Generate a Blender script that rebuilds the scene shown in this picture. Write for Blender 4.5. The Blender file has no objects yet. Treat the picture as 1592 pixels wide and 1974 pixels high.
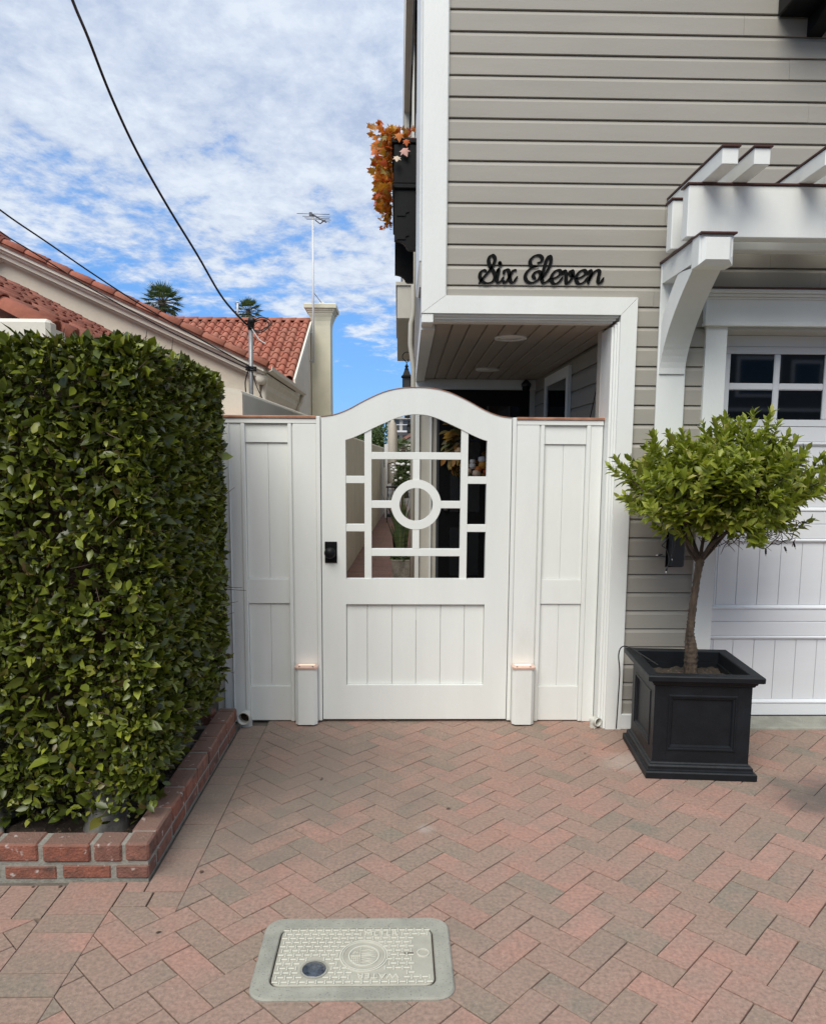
import bpy, bmesh, math, random
import numpy as np
from mathutils import Vector, Matrix
R = math.radians
random.seed(11); rng = np.random.default_rng(7)
scene = bpy.context.scene
COL = scene.collection

# ------------------------------------------------------------------ camera
FPX, CXP, CYP = 1450.0, 796.0, 1061.0            # focal length and principal point in photo pixels
CAM = np.array([0.0, -4.31, 1.55])
yaw, pitch, roll = R(1.2), math.atan(176 / 1450.0), 0.0063
_f = np.array([math.sin(yaw) * math.cos(pitch), math.cos(yaw) * math.cos(pitch), -math.sin(pitch)])
_r = np.array([math.cos(yaw), -math.sin(yaw), 0.0]); _u = np.cross(_r, _f)
CR = math.cos(roll) * _r + math.sin(roll) * _u
CU = math.cos(roll) * _u - math.sin(roll) * _r
cd = bpy.data.cameras.new('camera'); cam = bpy.data.objects.new('camera', cd); COL.objects.link(cam)
cd.sensor_fit = 'HORIZONTAL'; cd.sensor_width = 36.0; cd.lens = FPX / 1592.0 * 36.0
cd.shift_y = (CYP - 987.0) / 1592.0
cd.clip_start = 0.05; cd.clip_end = 3000
cam.matrix_world = Matrix(((CR[0], CU[0], -_f[0], CAM[0]), (CR[1], CU[1], -_f[1], CAM[1]), (CR[2], CU[2], -_f[2], CAM[2]), (0, 0, 0, 1)))
scene.camera = cam
def proj(p):
    d = np.asarray(p, float) - CAM; z = d @ _f
    return CXP + FPX * (d @ CR) / z, CYP - FPX * (d @ CU) / z, z
def at(x, y, Y):                                   # survey helper: photo pixel -> world point on the plane Y
    d = (x - CXP) / FPX * CR - (y - CYP) / FPX * CU + _f
    return CAM + (Y - CAM[1]) / d[1] * d

# ------------------------------------------------------------------ world, sun, exposure
SUN_EL, SUN_AZ = R(50), R(202)                     # azimuth from +Y clockwise: behind the camera
wd = bpy.data.worlds.new('World'); scene.world = wd; wd.use_nodes = True
nt = wd.node_tree; N = nt.nodes; L = nt.links; N.clear()
def wn(t, **k):
    n = N.new(t)
    for a, b in k.items(): setattr(n, a, b)
    return n
def wmath(op, a, b=None, c=None, clamp=False):
    n = wn('ShaderNodeMath', operation=op); n.use_clamp = clamp
    for i, v in enumerate((a, b, c)):
        if v is None: continue
        if isinstance(v, (int, float)): n.inputs[i].default_value = v
        else: L.new(v, n.inputs[i])
    return n.outputs[0]
sky = wn('ShaderNodeTexSky', sky_type='NISHITA', sun_disc=False, sun_elevation=SUN_EL, sun_rotation=SUN_AZ)
sky.altitude = 0; sky.air_density = 1.0; sky.dust_density = 0.15; sky.ozone_density = 4.0
tc = wn('ShaderNodeTexCoord'); sp = wn('ShaderNodeSeparateXYZ'); L.new(tc.outputs['Generated'], sp.inputs[0])
zc = wmath('MAXIMUM', sp.outputs[2], 0.0)
den = wmath('ADD', zc, 0.10)
cu = wmath('DIVIDE', sp.outputs[0], den); cv = wmath('DIVIDE', sp.outputs[1], den)
cmb = wn('ShaderNodeCombineXYZ'); L.new(cu, cmb.inputs[0]); L.new(cv, cmb.inputs[1])
def wnoise(scale, detail, rough, off, dist=0.0):
    mp = wn('ShaderNodeMapping'); mp.inputs['Location'].default_value = off; mp.inputs['Scale'].default_value = (1.0, 0.8, 1)
    mp.inputs['Rotation'].default_value = (0, 0, R(18))
    L.new(cmb.outputs[0], mp.inputs[0])
    n = wn('ShaderNodeTexNoise'); n.inputs['Scale'].default_value = scale; n.inputs['Detail'].default_value = detail
    n.inputs['Roughness'].default_value = rough; n.inputs['Distortion'].default_value = dist
    L.new(mp.outputs[0], n.inputs['Vector']); return n.outputs[0]
big = wnoise(0.55, 3, 0.5, (3.1, 1.7, 0)); mid = wnoise(3.6, 8, 0.64, (0.4, 5.2, 0), 0.2); fine = wnoise(11.0, 6, 0.66, (7, 2, 0), 0.15)
s1 = wmath('MULTIPLY', big, 0.55); s2 = wmath('MULTIPLY', mid, 0.60); s3 = wmath('MULTIPLY', fine, 0.30)
er = wn('ShaderNodeMapRange'); L.new(zc, er.inputs[0]); er.inputs[1].default_value = 0.08; er.inputs[2].default_value = 0.42; er.inputs[3].default_value = -0.01; er.inputs[4].default_value = 0.46
elev = er.outputs[0]                               # the sheet of cloud thickens overhead
tot = wmath('ADD', wmath('ADD', wmath('ADD', s1, s2), s3), elev)
cover = wn('ShaderNodeMapRange'); cover.interpolation_type = 'SMOOTHSTEP'
L.new(tot, cover.inputs['Value']); cover.inputs['From Min'].default_value = 0.81; cover.inputs['From Max'].default_value = 0.99
shade = wn('ShaderNodeMapRange'); L.new(wmath('ADD', wmath('MULTIPLY', mid, 0.6), wmath('MULTIPLY', fine, 0.5)), shade.inputs['Value'])
shade.inputs['From Min'].default_value = 0.42; shade.inputs['From Max'].default_value = 0.66
ccol = wn('ShaderNodeMix', data_type='RGBA'); L.new(shade.outputs[0], ccol.inputs[0])
ccol.inputs[6].default_value = (2.15, 2.58, 3.45, 1); ccol.inputs[7].default_value = (3.5, 3.85, 4.35, 1)
tint = wn('ShaderNodeMix', data_type='RGBA', blend_type='MULTIPLY'); tint.inputs[0].default_value = 1.0
L.new(sky.outputs[0], tint.inputs[6]); tint.inputs[7].default_value = (0.40, 0.56, 0.80, 1)
veil = wn('ShaderNodeMix', data_type='RGBA'); veil.inputs[0].default_value = 0.68; L.new(tint.outputs[2], veil.inputs[6]); veil.inputs[7].default_value = (0.80, 1.95, 3.95, 1)   # thin high veil
mx = wn('ShaderNodeMix', data_type='RGBA'); L.new(cover.outputs[0], mx.inputs[0]); L.new(veil.outputs[2], mx.inputs[6]); L.new(ccol.outputs[2], mx.inputs[7])
bg = wn('ShaderNodeBackground'); bg.inputs['Strength'].default_value = 0.10; L.new(mx.outputs[2], bg.inputs['Color'])
wo = wn('ShaderNodeOutputWorld'); L.new(bg.outputs[0], wo.inputs['Surface'])
sd = bpy.data.lights.new('sun', 'SUN'); sd.energy = 1.5; sd.angle = R(40); sd.color = (1.0, 0.95, 0.86)
so = bpy.data.objects.new('sun', sd); COL.objects.link(so)
sdir = Vector((math.sin(SUN_AZ) * math.cos(SUN_EL), math.cos(SUN_AZ) * math.cos(SUN_EL), math.sin(SUN_EL)))
so.rotation_euler = sdir.to_track_quat('Z', 'Y').to_euler(); so.location = (-6, -12, 14)
scene.view_settings.view_transform = 'Standard'; scene.view_settings.look = 'None'
scene.view_settings.exposure = 1.16; scene.view_settings.gamma = 1.0; scene.view_settings.use_curve_mapping = False
scene.render.engine = 'CYCLES'
try:
    scene.cycles.use_denoising = True; scene.cycles.max_bounces = 8; scene.cycles.diffuse_bounces = 4
    scene.cycles.transparent_max_bounces = 8
except Exception: pass

# ------------------------------------------------------------------ materials
MATS = {}
def mat(name, base, rough=0.6, metal=0.0, spec=0.5, var=None, noise=(0, 0), scale=6.0, nscale=None, topdirt=None, bump=0.0, bscale=60.0, stretch=(1, 1, 1),
        island=None, objrand=None, vr=(0.35, 0.68), speck=None, stain=None, stains_and_shade=None, transl=0.0, emit=None, coat=0.0):
    """Procedural principled material. var: second colour mixed by noise; island/objrand: list of colours picked per piece."""
    m = bpy.data.materials.new(name); m.use_nodes = True; t = m.node_tree; n = t.nodes; l = t.links
    b = n['Principled BSDF']; o = n['Material Output']
    b.inputs['Roughness'].default_value = rough; b.inputs['Metallic'].default_value = metal
    b.inputs['Specular IOR Level'].default_value = spec
    if coat: b.inputs['Coat Weight'].default_value = coat
    tcn = n.new('ShaderNodeTexCoord'); mp = n.new('ShaderNodeMapping'); mp.inputs['Scale'].default_value = stretch
    geo = n.new('ShaderNodeNewGeometry'); l.new(geo.outputs['Position'], mp.inputs[0])
    def noi(sc, det=4.0, ro=0.6):
        x = n.new('ShaderNodeTexNoise'); x.inputs['Scale'].default_value = sc; x.inputs['Detail'].default_value = det
        x.inputs['Roughness'].default_value = ro; l.new(mp.outputs[0], x.inputs['Vector']); return x.outputs[0]
    def mix(fac, a, c, mode='MIX'):
        x = n.new('ShaderNodeMix'); x.data_type = 'RGBA'; x.blend_type = mode
        for s, v in ((0, fac), (6, a), (7, c)):
            if isinstance(v, (int, float)): x.inputs[s].default_value = v
            elif isinstance(v, tuple): x.inputs[s].default_value = v if len(v) == 4 else (*v, 1)
            else: l.new(v, x.inputs[s])
        return x.outputs[2]
    def rng_(v, a, c):
        x = n.new('ShaderNodeMapRange'); x.interpolation_type = 'SMOOTHSTEP'; l.new(v, x.inputs[0])
        x.inputs[1].default_value = a; x.inputs[2].default_value = c; return x.outputs[0]
    col = tuple(base)
    pal = island or objrand
    if pal:
        rp = n.new('ShaderNodeValToRGB'); rp.color_ramp.interpolation = 'LINEAR'
        el = rp.color_ramp.elements
        while len(el) < len(pal): el.new(0.5)
        for i, c in enumerate(pal): el[i].position = i / max(1, len(pal) - 1); el[i].color = (*c, 1)
        if island: l.new(geo.outputs['Random Per Island'], rp.inputs[0])
        else:
            oi = n.new('ShaderNodeObjectInfo'); l.new(oi.outputs['Random'], rp.inputs[0])
        col = rp.outputs[0]
    if var is not None: col = mix(rng_(noi(scale), *vr), col, tuple(var))
    if noise[0]:
        v = n.new('ShaderNodeMapRange'); l.new(noi(nscale or scale * 3.1, 5), v.inputs[0]); v.inputs[1].default_value = 0.3; v.inputs[2].default_value = 0.7
        v.inputs[3].default_value = 1 - noise[0]; v.inputs[4].default_value = 1 + noise[1]
        cc = n.new('ShaderNodeCombineColor')
        for i in range(3): l.new(v.outputs[0], cc.inputs[i])
        col = mix(1.0, col, cc.outputs[0], 'MULTIPLY')
    if stain is not None:                                  # (colour, scale, lo, hi)
        col = mix(rng_(noi(stain[1], 5, 0.65), stain[2], stain[3]), col, tuple(stain[0]))
    if topdirt is not None:                                # weathered upper faces: (colour, amount)
        sx = n.new('ShaderNodeSeparateXYZ'); l.new(geo.outputs['Normal'], sx.inputs[0])
        mm = n.new('ShaderNodeMath'); mm.operation = 'MULTIPLY'; l.new(rng_(sx.outputs[2], 0.5, 0.9), mm.inputs[0]); mm.inputs[1].default_value = topdirt[1]
        col = mix(mm.outputs[0], col, tuple(topdirt[0]))
    for (bx, by, br, bc, ba) in (stains_and_shade or ()):               # old stains and painted-in shade: centre, radius, colour, amount
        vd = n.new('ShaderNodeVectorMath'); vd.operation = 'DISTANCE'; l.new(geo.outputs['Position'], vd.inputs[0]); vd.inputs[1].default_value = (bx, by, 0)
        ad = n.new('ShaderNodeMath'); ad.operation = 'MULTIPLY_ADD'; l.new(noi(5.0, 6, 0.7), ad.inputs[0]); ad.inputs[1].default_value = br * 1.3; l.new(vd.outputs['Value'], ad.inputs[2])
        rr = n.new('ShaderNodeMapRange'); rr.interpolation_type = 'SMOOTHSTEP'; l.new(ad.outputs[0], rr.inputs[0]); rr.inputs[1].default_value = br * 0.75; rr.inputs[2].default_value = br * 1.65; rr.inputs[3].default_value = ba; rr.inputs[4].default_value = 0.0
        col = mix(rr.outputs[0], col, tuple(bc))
    if speck is not None:                                  # (colour, scale, lo, hi)
        col = mix(rng_(noi(speck[1], 2, 0.5), speck[2], speck[3]), col, tuple(speck[0]))
    if isinstance(col, tuple): b.inputs['Base Color'].default_value = (*col[:3], 1)
    else: l.new(col, b.inputs['Base Color'])
    if bump:
        bp = n.new('ShaderNodeBump'); bp.inputs['Strength'].default_value = bump; bp.inputs['Distance'].default_value = 0.01
        l.new(noi(bscale, 4, 0.6), bp.inputs['Height']); l.new(bp.outputs[0], b.inputs['Normal'])
    if transl:
        tr = n.new('ShaderNodeBsdfTranslucent'); ms = n.new('ShaderNodeMixShader'); ms.inputs[0].default_value = transl
        if isinstance(col, tuple): tr.inputs[0].default_value = (*col[:3], 1)
        else: l.new(mix(1.0, col, (1.3, 1.35, 0.6), 'MULTIPLY'), tr.inputs[0])
        l.new(b.outputs[0], ms.inputs[1]); l.new(tr.outputs[0], ms.inputs[2]); l.new(ms.outputs[0], o.inputs[0])
    if emit: b.inputs['Emission Color'].default_value = (*emit[0], 1); b.inputs['Emission Strength'].default_value = emit[1]
    MATS[name] = m; return m
M = MATS
mat('white_paint', (0.80, 0.82, 0.79), 0.42, noise=(0.05, 0.02), scale=1.6, bump=0.12, bscale=120, stretch=(1, 1, 0.3), stain=((0.71, 0.72, 0.68), 2.2, 0.58, 0.85))
mat('gate_paint', (0.79, 0.815, 0.785), 0.38, noise=(0.045, 0.02), scale=1.3, bump=0.12, bscale=150, stretch=(1.2, 1.2, 0.22), stain=((0.71, 0.725, 0.69), 2.0, 0.58, 0.85))
mat('garage_paint', (0.76, 0.785, 0.81), 0.36, noise=(0.03, 0.02), scale=1.5, bump=0.06, bscale=120, stretch=(0.2, 1, 1.6))
mat('siding_paint', (0.345, 0.325, 0.282), 0.5, noise=(0.06, 0.05), scale=1.8, bump=0.07, bscale=110, stretch=(0.25, 1, 1.8), stain=((0.41, 0.395, 0.345), 1.1, 0.55, 0.8))
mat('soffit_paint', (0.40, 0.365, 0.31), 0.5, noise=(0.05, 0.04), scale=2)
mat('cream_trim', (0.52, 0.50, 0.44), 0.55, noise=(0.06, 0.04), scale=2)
mat('black_paint', (0.004, 0.0045, 0.005), 0.5, spec=0.22)
mat('sign_black', (0.0035, 0.004, 0.0042), 0.65, spec=0.12)
mat('copper', (0.66, 0.34, 0.22), 0.38, metal=0.45, var=(0.42, 0.20, 0.13), scale=9)
mat('brown_metal', (0.085, 0.038, 0.032), 0.4, metal=0.3, noise=(0.2, 0.2), scale=8)
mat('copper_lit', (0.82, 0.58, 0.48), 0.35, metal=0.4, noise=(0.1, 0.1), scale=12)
mat('lamp_glow', (1, 0.8, 0.65), 0.5, emit=((1.0, 0.66, 0.50), 0.2))
mat('dark_glass', (0.003, 0.004, 0.005), 0.03, spec=1.0)
mat('door_black', (0.004, 0.004, 0.0045), 0.3, spec=0.3)
mat('rubber', (0.015, 0.015, 0.016), 0.7)
mat('concrete', (0.34, 0.335, 0.285), 0.85, var=(0.26, 0.26, 0.22), scale=5, noise=(0.12, 0.1), bump=0.25, bscale=160, speck=((0.16, 0.16, 0.15), 190, 0.60, 0.72))
mat('lid_polymer', (0.40, 0.39, 0.325), 0.75, var=(0.35, 0.34, 0.285), scale=10, noise=(0.06, 0.05), bump=0.08, bscale=300, stain=((0.34, 0.335, 0.29), 14, 0.62, 0.80))
mat('lid_worn_lit', (0.56, 0.55, 0.47), 0.65, noise=(0.06, 0.05), scale=20)  # raised marks paler than the field: relief shading put into colour, plus wear
mat('lens_glass', (0.02, 0.03, 0.045), 0.16, spec=0.6, coat=0.5, var=(0.06, 0.075, 0.10), scale=60)
PAL = [(0.327, 0.2, 0.154), (0.37, 0.217, 0.17), (0.237, 0.197, 0.152), (0.337, 0.215, 0.168), (0.214, 0.185, 0.145), (0.384, 0.215, 0.168), (0.303, 0.206, 0.159), (0.228, 0.193, 0.15), (0.355, 0.206, 0.159), (0.398, 0.232, 0.183)]
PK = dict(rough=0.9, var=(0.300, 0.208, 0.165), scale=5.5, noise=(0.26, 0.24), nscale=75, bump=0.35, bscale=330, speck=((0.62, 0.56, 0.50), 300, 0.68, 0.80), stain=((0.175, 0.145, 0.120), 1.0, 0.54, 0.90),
    stains_and_shade=[(-0.50, -0.70, 1.05, (0.165, 0.137, 0.115), 0.70), (-0.80, -1.40, 0.55, (0.165, 0.137, 0.115), 0.5), (1.98, -1.02, 0.34, (0.085, 0.075, 0.066), 0.75), (1.18, -0.62, 0.20, (0.44, 0.41, 0.37), 0.45), (0.12, -1.30, 0.05, (0.48, 0.44, 0.40), 0.35)])  # first two put hedge shade and dirt into the colour; rest are stains
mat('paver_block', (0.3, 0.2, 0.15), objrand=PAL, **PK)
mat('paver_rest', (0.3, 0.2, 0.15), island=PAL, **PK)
mat('joint_sand', (0.135, 0.115, 0.095), 0.95, noise=(0.3, 0.2), scale=6, bump=0.3, bscale=200)
mat('red_brick', (0.24, 0.07, 0.045), 0.88, objrand=[(0.23, 0.082, 0.052), (0.265, 0.100, 0.065), (0.18, 0.085, 0.064), (0.24, 0.105, 0.074)], noise=(0.3, 0.25), scale=8, bump=0.7, bscale=110,
    stain=((0.070, 0.048, 0.040), 9, 0.52, 0.70), topdirt=((0.195, 0.120, 0.092), 0.85), speck=((0.50, 0.43, 0.39), 30, 0.64, 0.78))
mat('mortar', (0.27, 0.26, 0.225), 0.9, noise=(0.2, 0.15), scale=10, bump=0.5, bscale=90)
mat('stucco_cream', (0.68, 0.61, 0.50), 0.85, noise=(0.05, 0.05), scale=1.2, bump=0.25, bscale=28, stain=((0.61, 0.54, 0.44), 0.8, 0.55, 0.8))
mat('stucco_pale', (0.72, 0.68, 0.59), 0.85, noise=(0.06, 0.05), scale=1.2, bump=0.3, bscale=22)
mat('stucco_wall', (0.68, 0.64, 0.54), 0.85, noise=(0.08, 0.05), scale=1.0, bump=0.2, bscale=30, stain=((0.55, 0.515, 0.43), 0.9, 0.5, 0.85))
mat('chimney_stucco', (0.66, 0.62, 0.47), 0.85, noise=(0.06, 0.05), scale=1.0, bump=0.25, bscale=18, stain=((0.48, 0.44, 0.31), 0.7, 0.5, 0.85))
mat('roof_tile', (0.36, 0.125, 0.075), 0.8, objrand=[(0.33, 0.105, 0.065), (0.40, 0.135, 0.085), (0.36, 0.145, 0.095), (0.30, 0.10, 0.062), (0.43, 0.16, 0.105)], noise=(0.15, 0.12), scale=5, bump=0.3, bscale=60)
mat('roof_tile_rest', (0.36, 0.125, 0.075), 0.8, island=[(0.33, 0.105, 0.065), (0.40, 0.135, 0.085), (0.36, 0.145, 0.095), (0.30, 0.10, 0.062)], noise=(0.15, 0.12), scale=5)
mat('roof_pan', (0.20, 0.075, 0.05), 0.85, noise=(0.2, 0.1), scale=4)
mat('planter_black', (0.0050, 0.0068, 0.0092), 0.5, spec=0.32, var=(0.0085, 0.011, 0.0145), scale=5, noise=(0.2, 0.2), bump=0.12, bscale=70, stain=((0.026, 0.029, 0.032), 8, 0.66, 0.86))
mat('soil', (0.045, 0.033, 0.024), 0.95, noise=(0.4, 0.3), scale=12, bump=0.8, bscale=60, speck=((0.20, 0.15, 0.10), 60, 0.64, 0.72))
mat('bark', (0.085, 0.060, 0.042), 0.9, var=(0.040, 0.028, 0.020), scale=26, noise=(0.25, 0.2), bump=0.9, bscale=60, stretch=(1, 1, 0.25))
mat('bark_grey', (0.17, 0.165, 0.15), 0.85, var=(0.11, 0.105, 0.095), scale=12, noise=(0.15, 0.1), bump=0.4, bscale=40)
mat('twig', (0.085, 0.055, 0.036), 0.85)
mat('hedge_leaf', (0.05, 0.09, 0.02), 0.34, spec=0.45, transl=0.14, var=(0.190, 0.240, 0.034), scale=18, vr=(0.61, 0.70), island=[(0.020, 0.027, 0.005), (0.052, 0.070, 0.008), (0.098, 0.125, 0.013), (0.030, 0.044, 0.007), (0.140, 0.172, 0.018), (0.026, 0.034, 0.006), (0.210, 0.245, 0.028), (0.066, 0.088, 0.010), (0.280, 0.310, 0.042), (0.075, 0.044, 0.020)])
mat('citrus_leaf', (0.1, 0.16, 0.03), 0.36, spec=0.45, transl=0.30, island=[(0.210, 0.250, 0.028), (0.280, 0.325, 0.042), (0.160, 0.200, 0.022), (0.340, 0.380, 0.065), (0.240, 0.285, 0.035), (0.115, 0.145, 0.017), (0.50, 0.48, 0.15)])
mat('far_leaf', (0.05, 0.09, 0.025), 0.6, transl=0.2, island=[(0.040, 0.068, 0.018), (0.075, 0.115, 0.030), (0.055, 0.085, 0.022), (0.10, 0.14, 0.045)])
mat('palm_leaf', (0.05, 0.08, 0.025), 0.5, transl=0.15, island=[(0.055, 0.085, 0.028), (0.085, 0.120, 0.038), (0.12, 0.15, 0.055)])
mat('snake_leaf', (0.06, 0.09, 0.03), 0.45, var=(0.028, 0.05, 0.018), scale=14, stretch=(0.3, 0.3, 3), island=[(0.045, 0.075, 0.028), (0.07, 0.10, 0.04), (0.14, 0.15, 0.06)])
mat('autumn_leaf', (0.4, 0.12, 0.02), 0.55, transl=0.3, island=[(0.58, 0.13, 0.015), (0.62, 0.24, 0.02), (0.48, 0.045, 0.012), (0.66, 0.34, 0.03), (0.34, 0.15, 0.02), (0.60, 0.16, 0.02), (0.42, 0.06, 0.012), (0.22, 0.18, 0.03), (0.62, 0.40, 0.22)])
mat('wreath_leaf', (0.1, 0.1, 0.04), 0.6, island=[(0.08, 0.10, 0.03), (0.16, 0.13, 0.03), (0.30, 0.13, 0.02), (0.06, 0.07, 0.03), (0.42, 0.22, 0.02)])
mat('wreath_flower', (0.6, 0.58, 0.55), 0.7, island=[(0.62, 0.60, 0.58), (0.66, 0.66, 0.66), (0.50, 0.10, 0.03), (0.56, 0.30, 0.04), (0.60, 0.52, 0.46)])
mat('gourd_skin', (0.6, 0.58, 0.55), 0.7, objrand=[(0.62, 0.60, 0.58), (0.66, 0.66, 0.66), (0.50, 0.10, 0.03), (0.56, 0.30, 0.04), (0.60, 0.52, 0.46)])
mat('pvc', (0.62, 0.62, 0.56), 0.45, noise=(0.1, 0.05), scale=14)
mat('cable_black', (0.010, 0.009, 0.012), 0.5)
mat('galvanised', (0.30, 0.31, 0.32), 0.45, metal=0.4, noise=(0.15, 0.1), scale=12)
mat('fixture_grey', (0.055, 0.062, 0.070), 0.4, metal=0.3)
mat('antenna_metal', (0.12, 0.12, 0.13), 0.4, metal=0.6)
mat('mast_white', (0.66, 0.66, 0.66), 0.5)
mat('path_tile', (0.16, 0.085, 0.068), 0.7, objrand=[(0.155, 0.080, 0.064), (0.19, 0.098, 0.076), (0.145, 0.078, 0.064)], noise=(0.2, 0.15), scale=5)
mat('umbrella_cloth', (0.50, 0.46, 0.40), 0.8, noise=(0.1, 0.06), scale=3, stretch=(6, 6, 0.5))
mat('stone_pot', (0.26, 0.245, 0.21), 0.85, var=(0.14, 0.13, 0.11), scale=11, noise=(0.2, 0.15), bump=0.5, bscale=40)
mat('far_building', (0.42, 0.40, 0.36), 0.8, noise=(0.08, 0.05), scale=0.6)
mat('far_brick', (0.28, 0.14, 0.11), 0.85, noise=(0.1, 0.1), scale=1.5)
mat('window_dark', (0.05, 0.055, 0.06), 0.15)
mat('opposite_wall', (0.10, 0.11, 0.12), 0.7, noise=(0.1, 0.1), scale=1)
mat('asphalt_soil', (0.10, 0.09, 0.08), 0.95, noise=(0.3, 0.2), scale=2)

# ------------------------------------------------------------------ object helpers
def obj(name, mesh, m=None, parent=None, mw=None):
    o = bpy.data.objects.new(name, mesh); COL.objects.link(o)
    if m is not None and len(mesh.materials) == 0: mesh.materials.append(M[m])
    if parent is not None:
        o.parent = parent
        loc = parent.get('_w')
        if loc is not None: o.matrix_parent_inverse = Matrix.Translation(-Vector(loc))
    if mw is not None: o.matrix_basis = mw
    return o
def thing(name, label, cat, loc=(0, 0, 0), group=None):
    o = bpy.data.objects.new(name, None); COL.objects.link(o); o.location = loc; o['_w'] = tuple(loc)
    o.empty_display_size = 0.1
    o['label'] = label; o['category'] = cat
    if group: o['group'] = group
    return o
def struct(o): o['kind'] = 'structure'; return o
def stuff(o): o['kind'] = 'stuff'; return o
def tag(o, label, cat, group=None):
    o['label'] = label; o['category'] = cat
    if group: o['group'] = group
    return o
class MB:
    """collects shapes, builds ONE mesh object"""
    def __init__(s): s.v = []; s.f = []; s.sm = []
    def add(s, v, f, smooth=False):
        b = len(s.v); s.v += [tuple(map(float, p)) for p in v]; s.f += [tuple(i + b for i in q) for q in f]; s.sm += [smooth] * len(f); return s
    def box(s, x0, x1, y0, y1, z0, z1, c=0.0):
        if x0 > x1: x0, x1 = x1, x0
        if y0 > y1: y0, y1 = y1, y0
        if z0 > z1: z0, z1 = z1, z0
        if c <= 0:
            v = [(x, y, z) for z in (z0, z1) for y in (y0, y1) for x in (x0, x1)]
            return s.add(v, [(0, 2, 3, 1), (4, 5, 7, 6), (0, 1, 5, 4), (2, 6, 7, 3), (0, 4, 6, 2), (1, 3, 7, 5)])
        c = min(c, (x1 - x0) * .45, (y1 - y0) * .45, (z1 - z0) * .45)
        X = (x0, x1); Y = (y0, y1); Z = (z0, z1); v = []; idx = {}
        for i in (0, 1):
            for j in (0, 1):
                for k in (0, 1):
                    sx, sy, sz = (1 - 2 * i), (1 - 2 * j), (1 - 2 * k)
                    for ax in range(3):
                        p = [X[i] + sx * c, Y[j] + sy * c, Z[k] + sz * c]
                        p[ax] = (X, Y, Z)[ax][(i, j, k)[ax]]
                        idx[(i, j, k, ax)] = len(v); v.append(p)
        f = []
        for ax in range(3):
            for e in (0, 1):
                o = [a for a in range(3) if a != ax]; q = []
                for (a, b) in ((0, 0), (1, 0), (1, 1), (0, 1)):
                    t = [0, 0, 0]; t[ax] = e; t[o[0]] = a; t[o[1]] = b; q.append(idx[(*t, ax)])
                if (e == 1) != (ax == 1): pass
                else: q.reverse()
                f.append(tuple(q))
        for ax in range(3):
            o = [a for a in range(3) if a != ax]
            for a in (0, 1):
                for b in (0, 1):
                    q = []
                    for (e, w) in ((0, o[0]), (1, o[0]), (1, o[1]), (0, o[1])):
                        t = [0, 0, 0]; t[ax] = e; t[o[0]] = a; t[o[1]] = b; q.append(idx[(*t, w)])
                    f.append(tuple(q))
        for i in (0, 1):
            for j in (0, 1):
                for k in (0, 1): f.append(tuple(idx[(i, j, k, a)] for a in range(3)))
        return s.add(v, f)
    def prism(s, poly, a0, a1, axis='y'):
        """extrude a 2D polygon. axis y: poly is (x,z); axis z: (x,y); axis x: (y,z)"""
        n = len(poly); v = []
        for a in (a0, a1):
            for p in poly:
                v.append((p[0], a, p[1]) if axis == 'y' else (p[0], p[1], a) if axis == 'z' else (a, p[0], p[1]))
        f = [tuple(range(n)), tuple(range(2 * n - 1, n - 1, -1))] + [(i, i + n, (i + 1) % n + n, (i + 1) % n) for i in range(n)]
        return s.add(v, f)
    def strip(s, top, bot, y0, y1):
        """solid between two curves top[i],bot[i] in (x,z), from y0 to y1"""
        n = len(top); v = []
        for y in (y0, y1):
            v += [(p[0], y, p[1]) for p in top] + [(p[0], y, p[1]) for p in bot]
        f = []
        for i in range(n - 1):
            f += [(i, n + i, n + i + 1, i + 1), (2 * n + i, 2 * n + i + 1, 3 * n + i + 1, 3 * n + i), (i, i + 1, 2 * n + i + 1, 2 * n + i), (n + i, 3 * n + i, 3 * n + i + 1, n + i + 1)]
        f += [(0, 2 * n, 3 * n, n), (n - 1, 2 * n - 1, 4 * n - 1, 3 * n - 1)]
        return s.add(v, f)
    def tube(s, pts, r, seg=8, cap=True, smooth=True):
        pts = [Vector(p) for p in pts]; n = len(pts); rr = r if hasattr(r, '__len__') else [r] * n; v = []; prev = None
        for i, p in enumerate(pts):
            d = (pts[min(i + 1, n - 1)] - pts[max(i - 1, 0)]).normalized()
            u = prev - d * prev.dot(d) if prev is not None else d.orthogonal()
            if u.length < 1e-5: u = d.orthogonal()
            u.normalize(); w = d.cross(u); prev = u
            for k in range(seg):
                a = 2 * math.pi * k / seg; v.append(p + (u * math.cos(a) + w * math.sin(a)) * rr[i])
        f = [(i * seg + k, i * seg + (k + 1) % seg, (i + 1) * seg + (k + 1) % seg, (i + 1) * seg + k) for i in range(n - 1) for k in range(seg)]
        if cap: f += [tuple(range(seg - 1, -1, -1)), tuple((n - 1) * seg + k for k in range(seg))]
        return s.add(v, f, smooth)
    def lathe(s, prof, cx, cy, seg=24, smooth=True, cz=0.0, sx=1.0, sy=1.0):
        v = []; n = len(prof)
        for (r, z) in prof:
            for k in range(seg):
                a = 2 * math.pi * k / seg; v.append((cx + r * sx * math.cos(a), cy + r * sy * math.sin(a), cz + z))
        f = [(i * seg + k, i * seg + (k + 1) % seg, (i + 1) * seg + (k + 1) % seg, (i + 1) * seg + k) for i in range(n - 1) for k in range(seg)]
        f += [tuple(range(seg - 1, -1, -1)), tuple((n - 1) * seg + k for k in range(seg))]
        return s.add(v, f, smooth)
    def mesh(s, name='m'):
        me = bpy.data.meshes.new(name); me.from_pydata(s.v, [], s.f)
        me.polygons.foreach_set('use_smooth', s.sm)
        bm = bmesh.new(); bm.from_mesh(me); bmesh.ops.recalc_face_normals(bm, faces=bm.faces); bm.to_mesh(me); bm.free()
        me.update(); return me
    def build(s, name, m, parent=None): return obj(name, s.mesh(name), m, parent)
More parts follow.
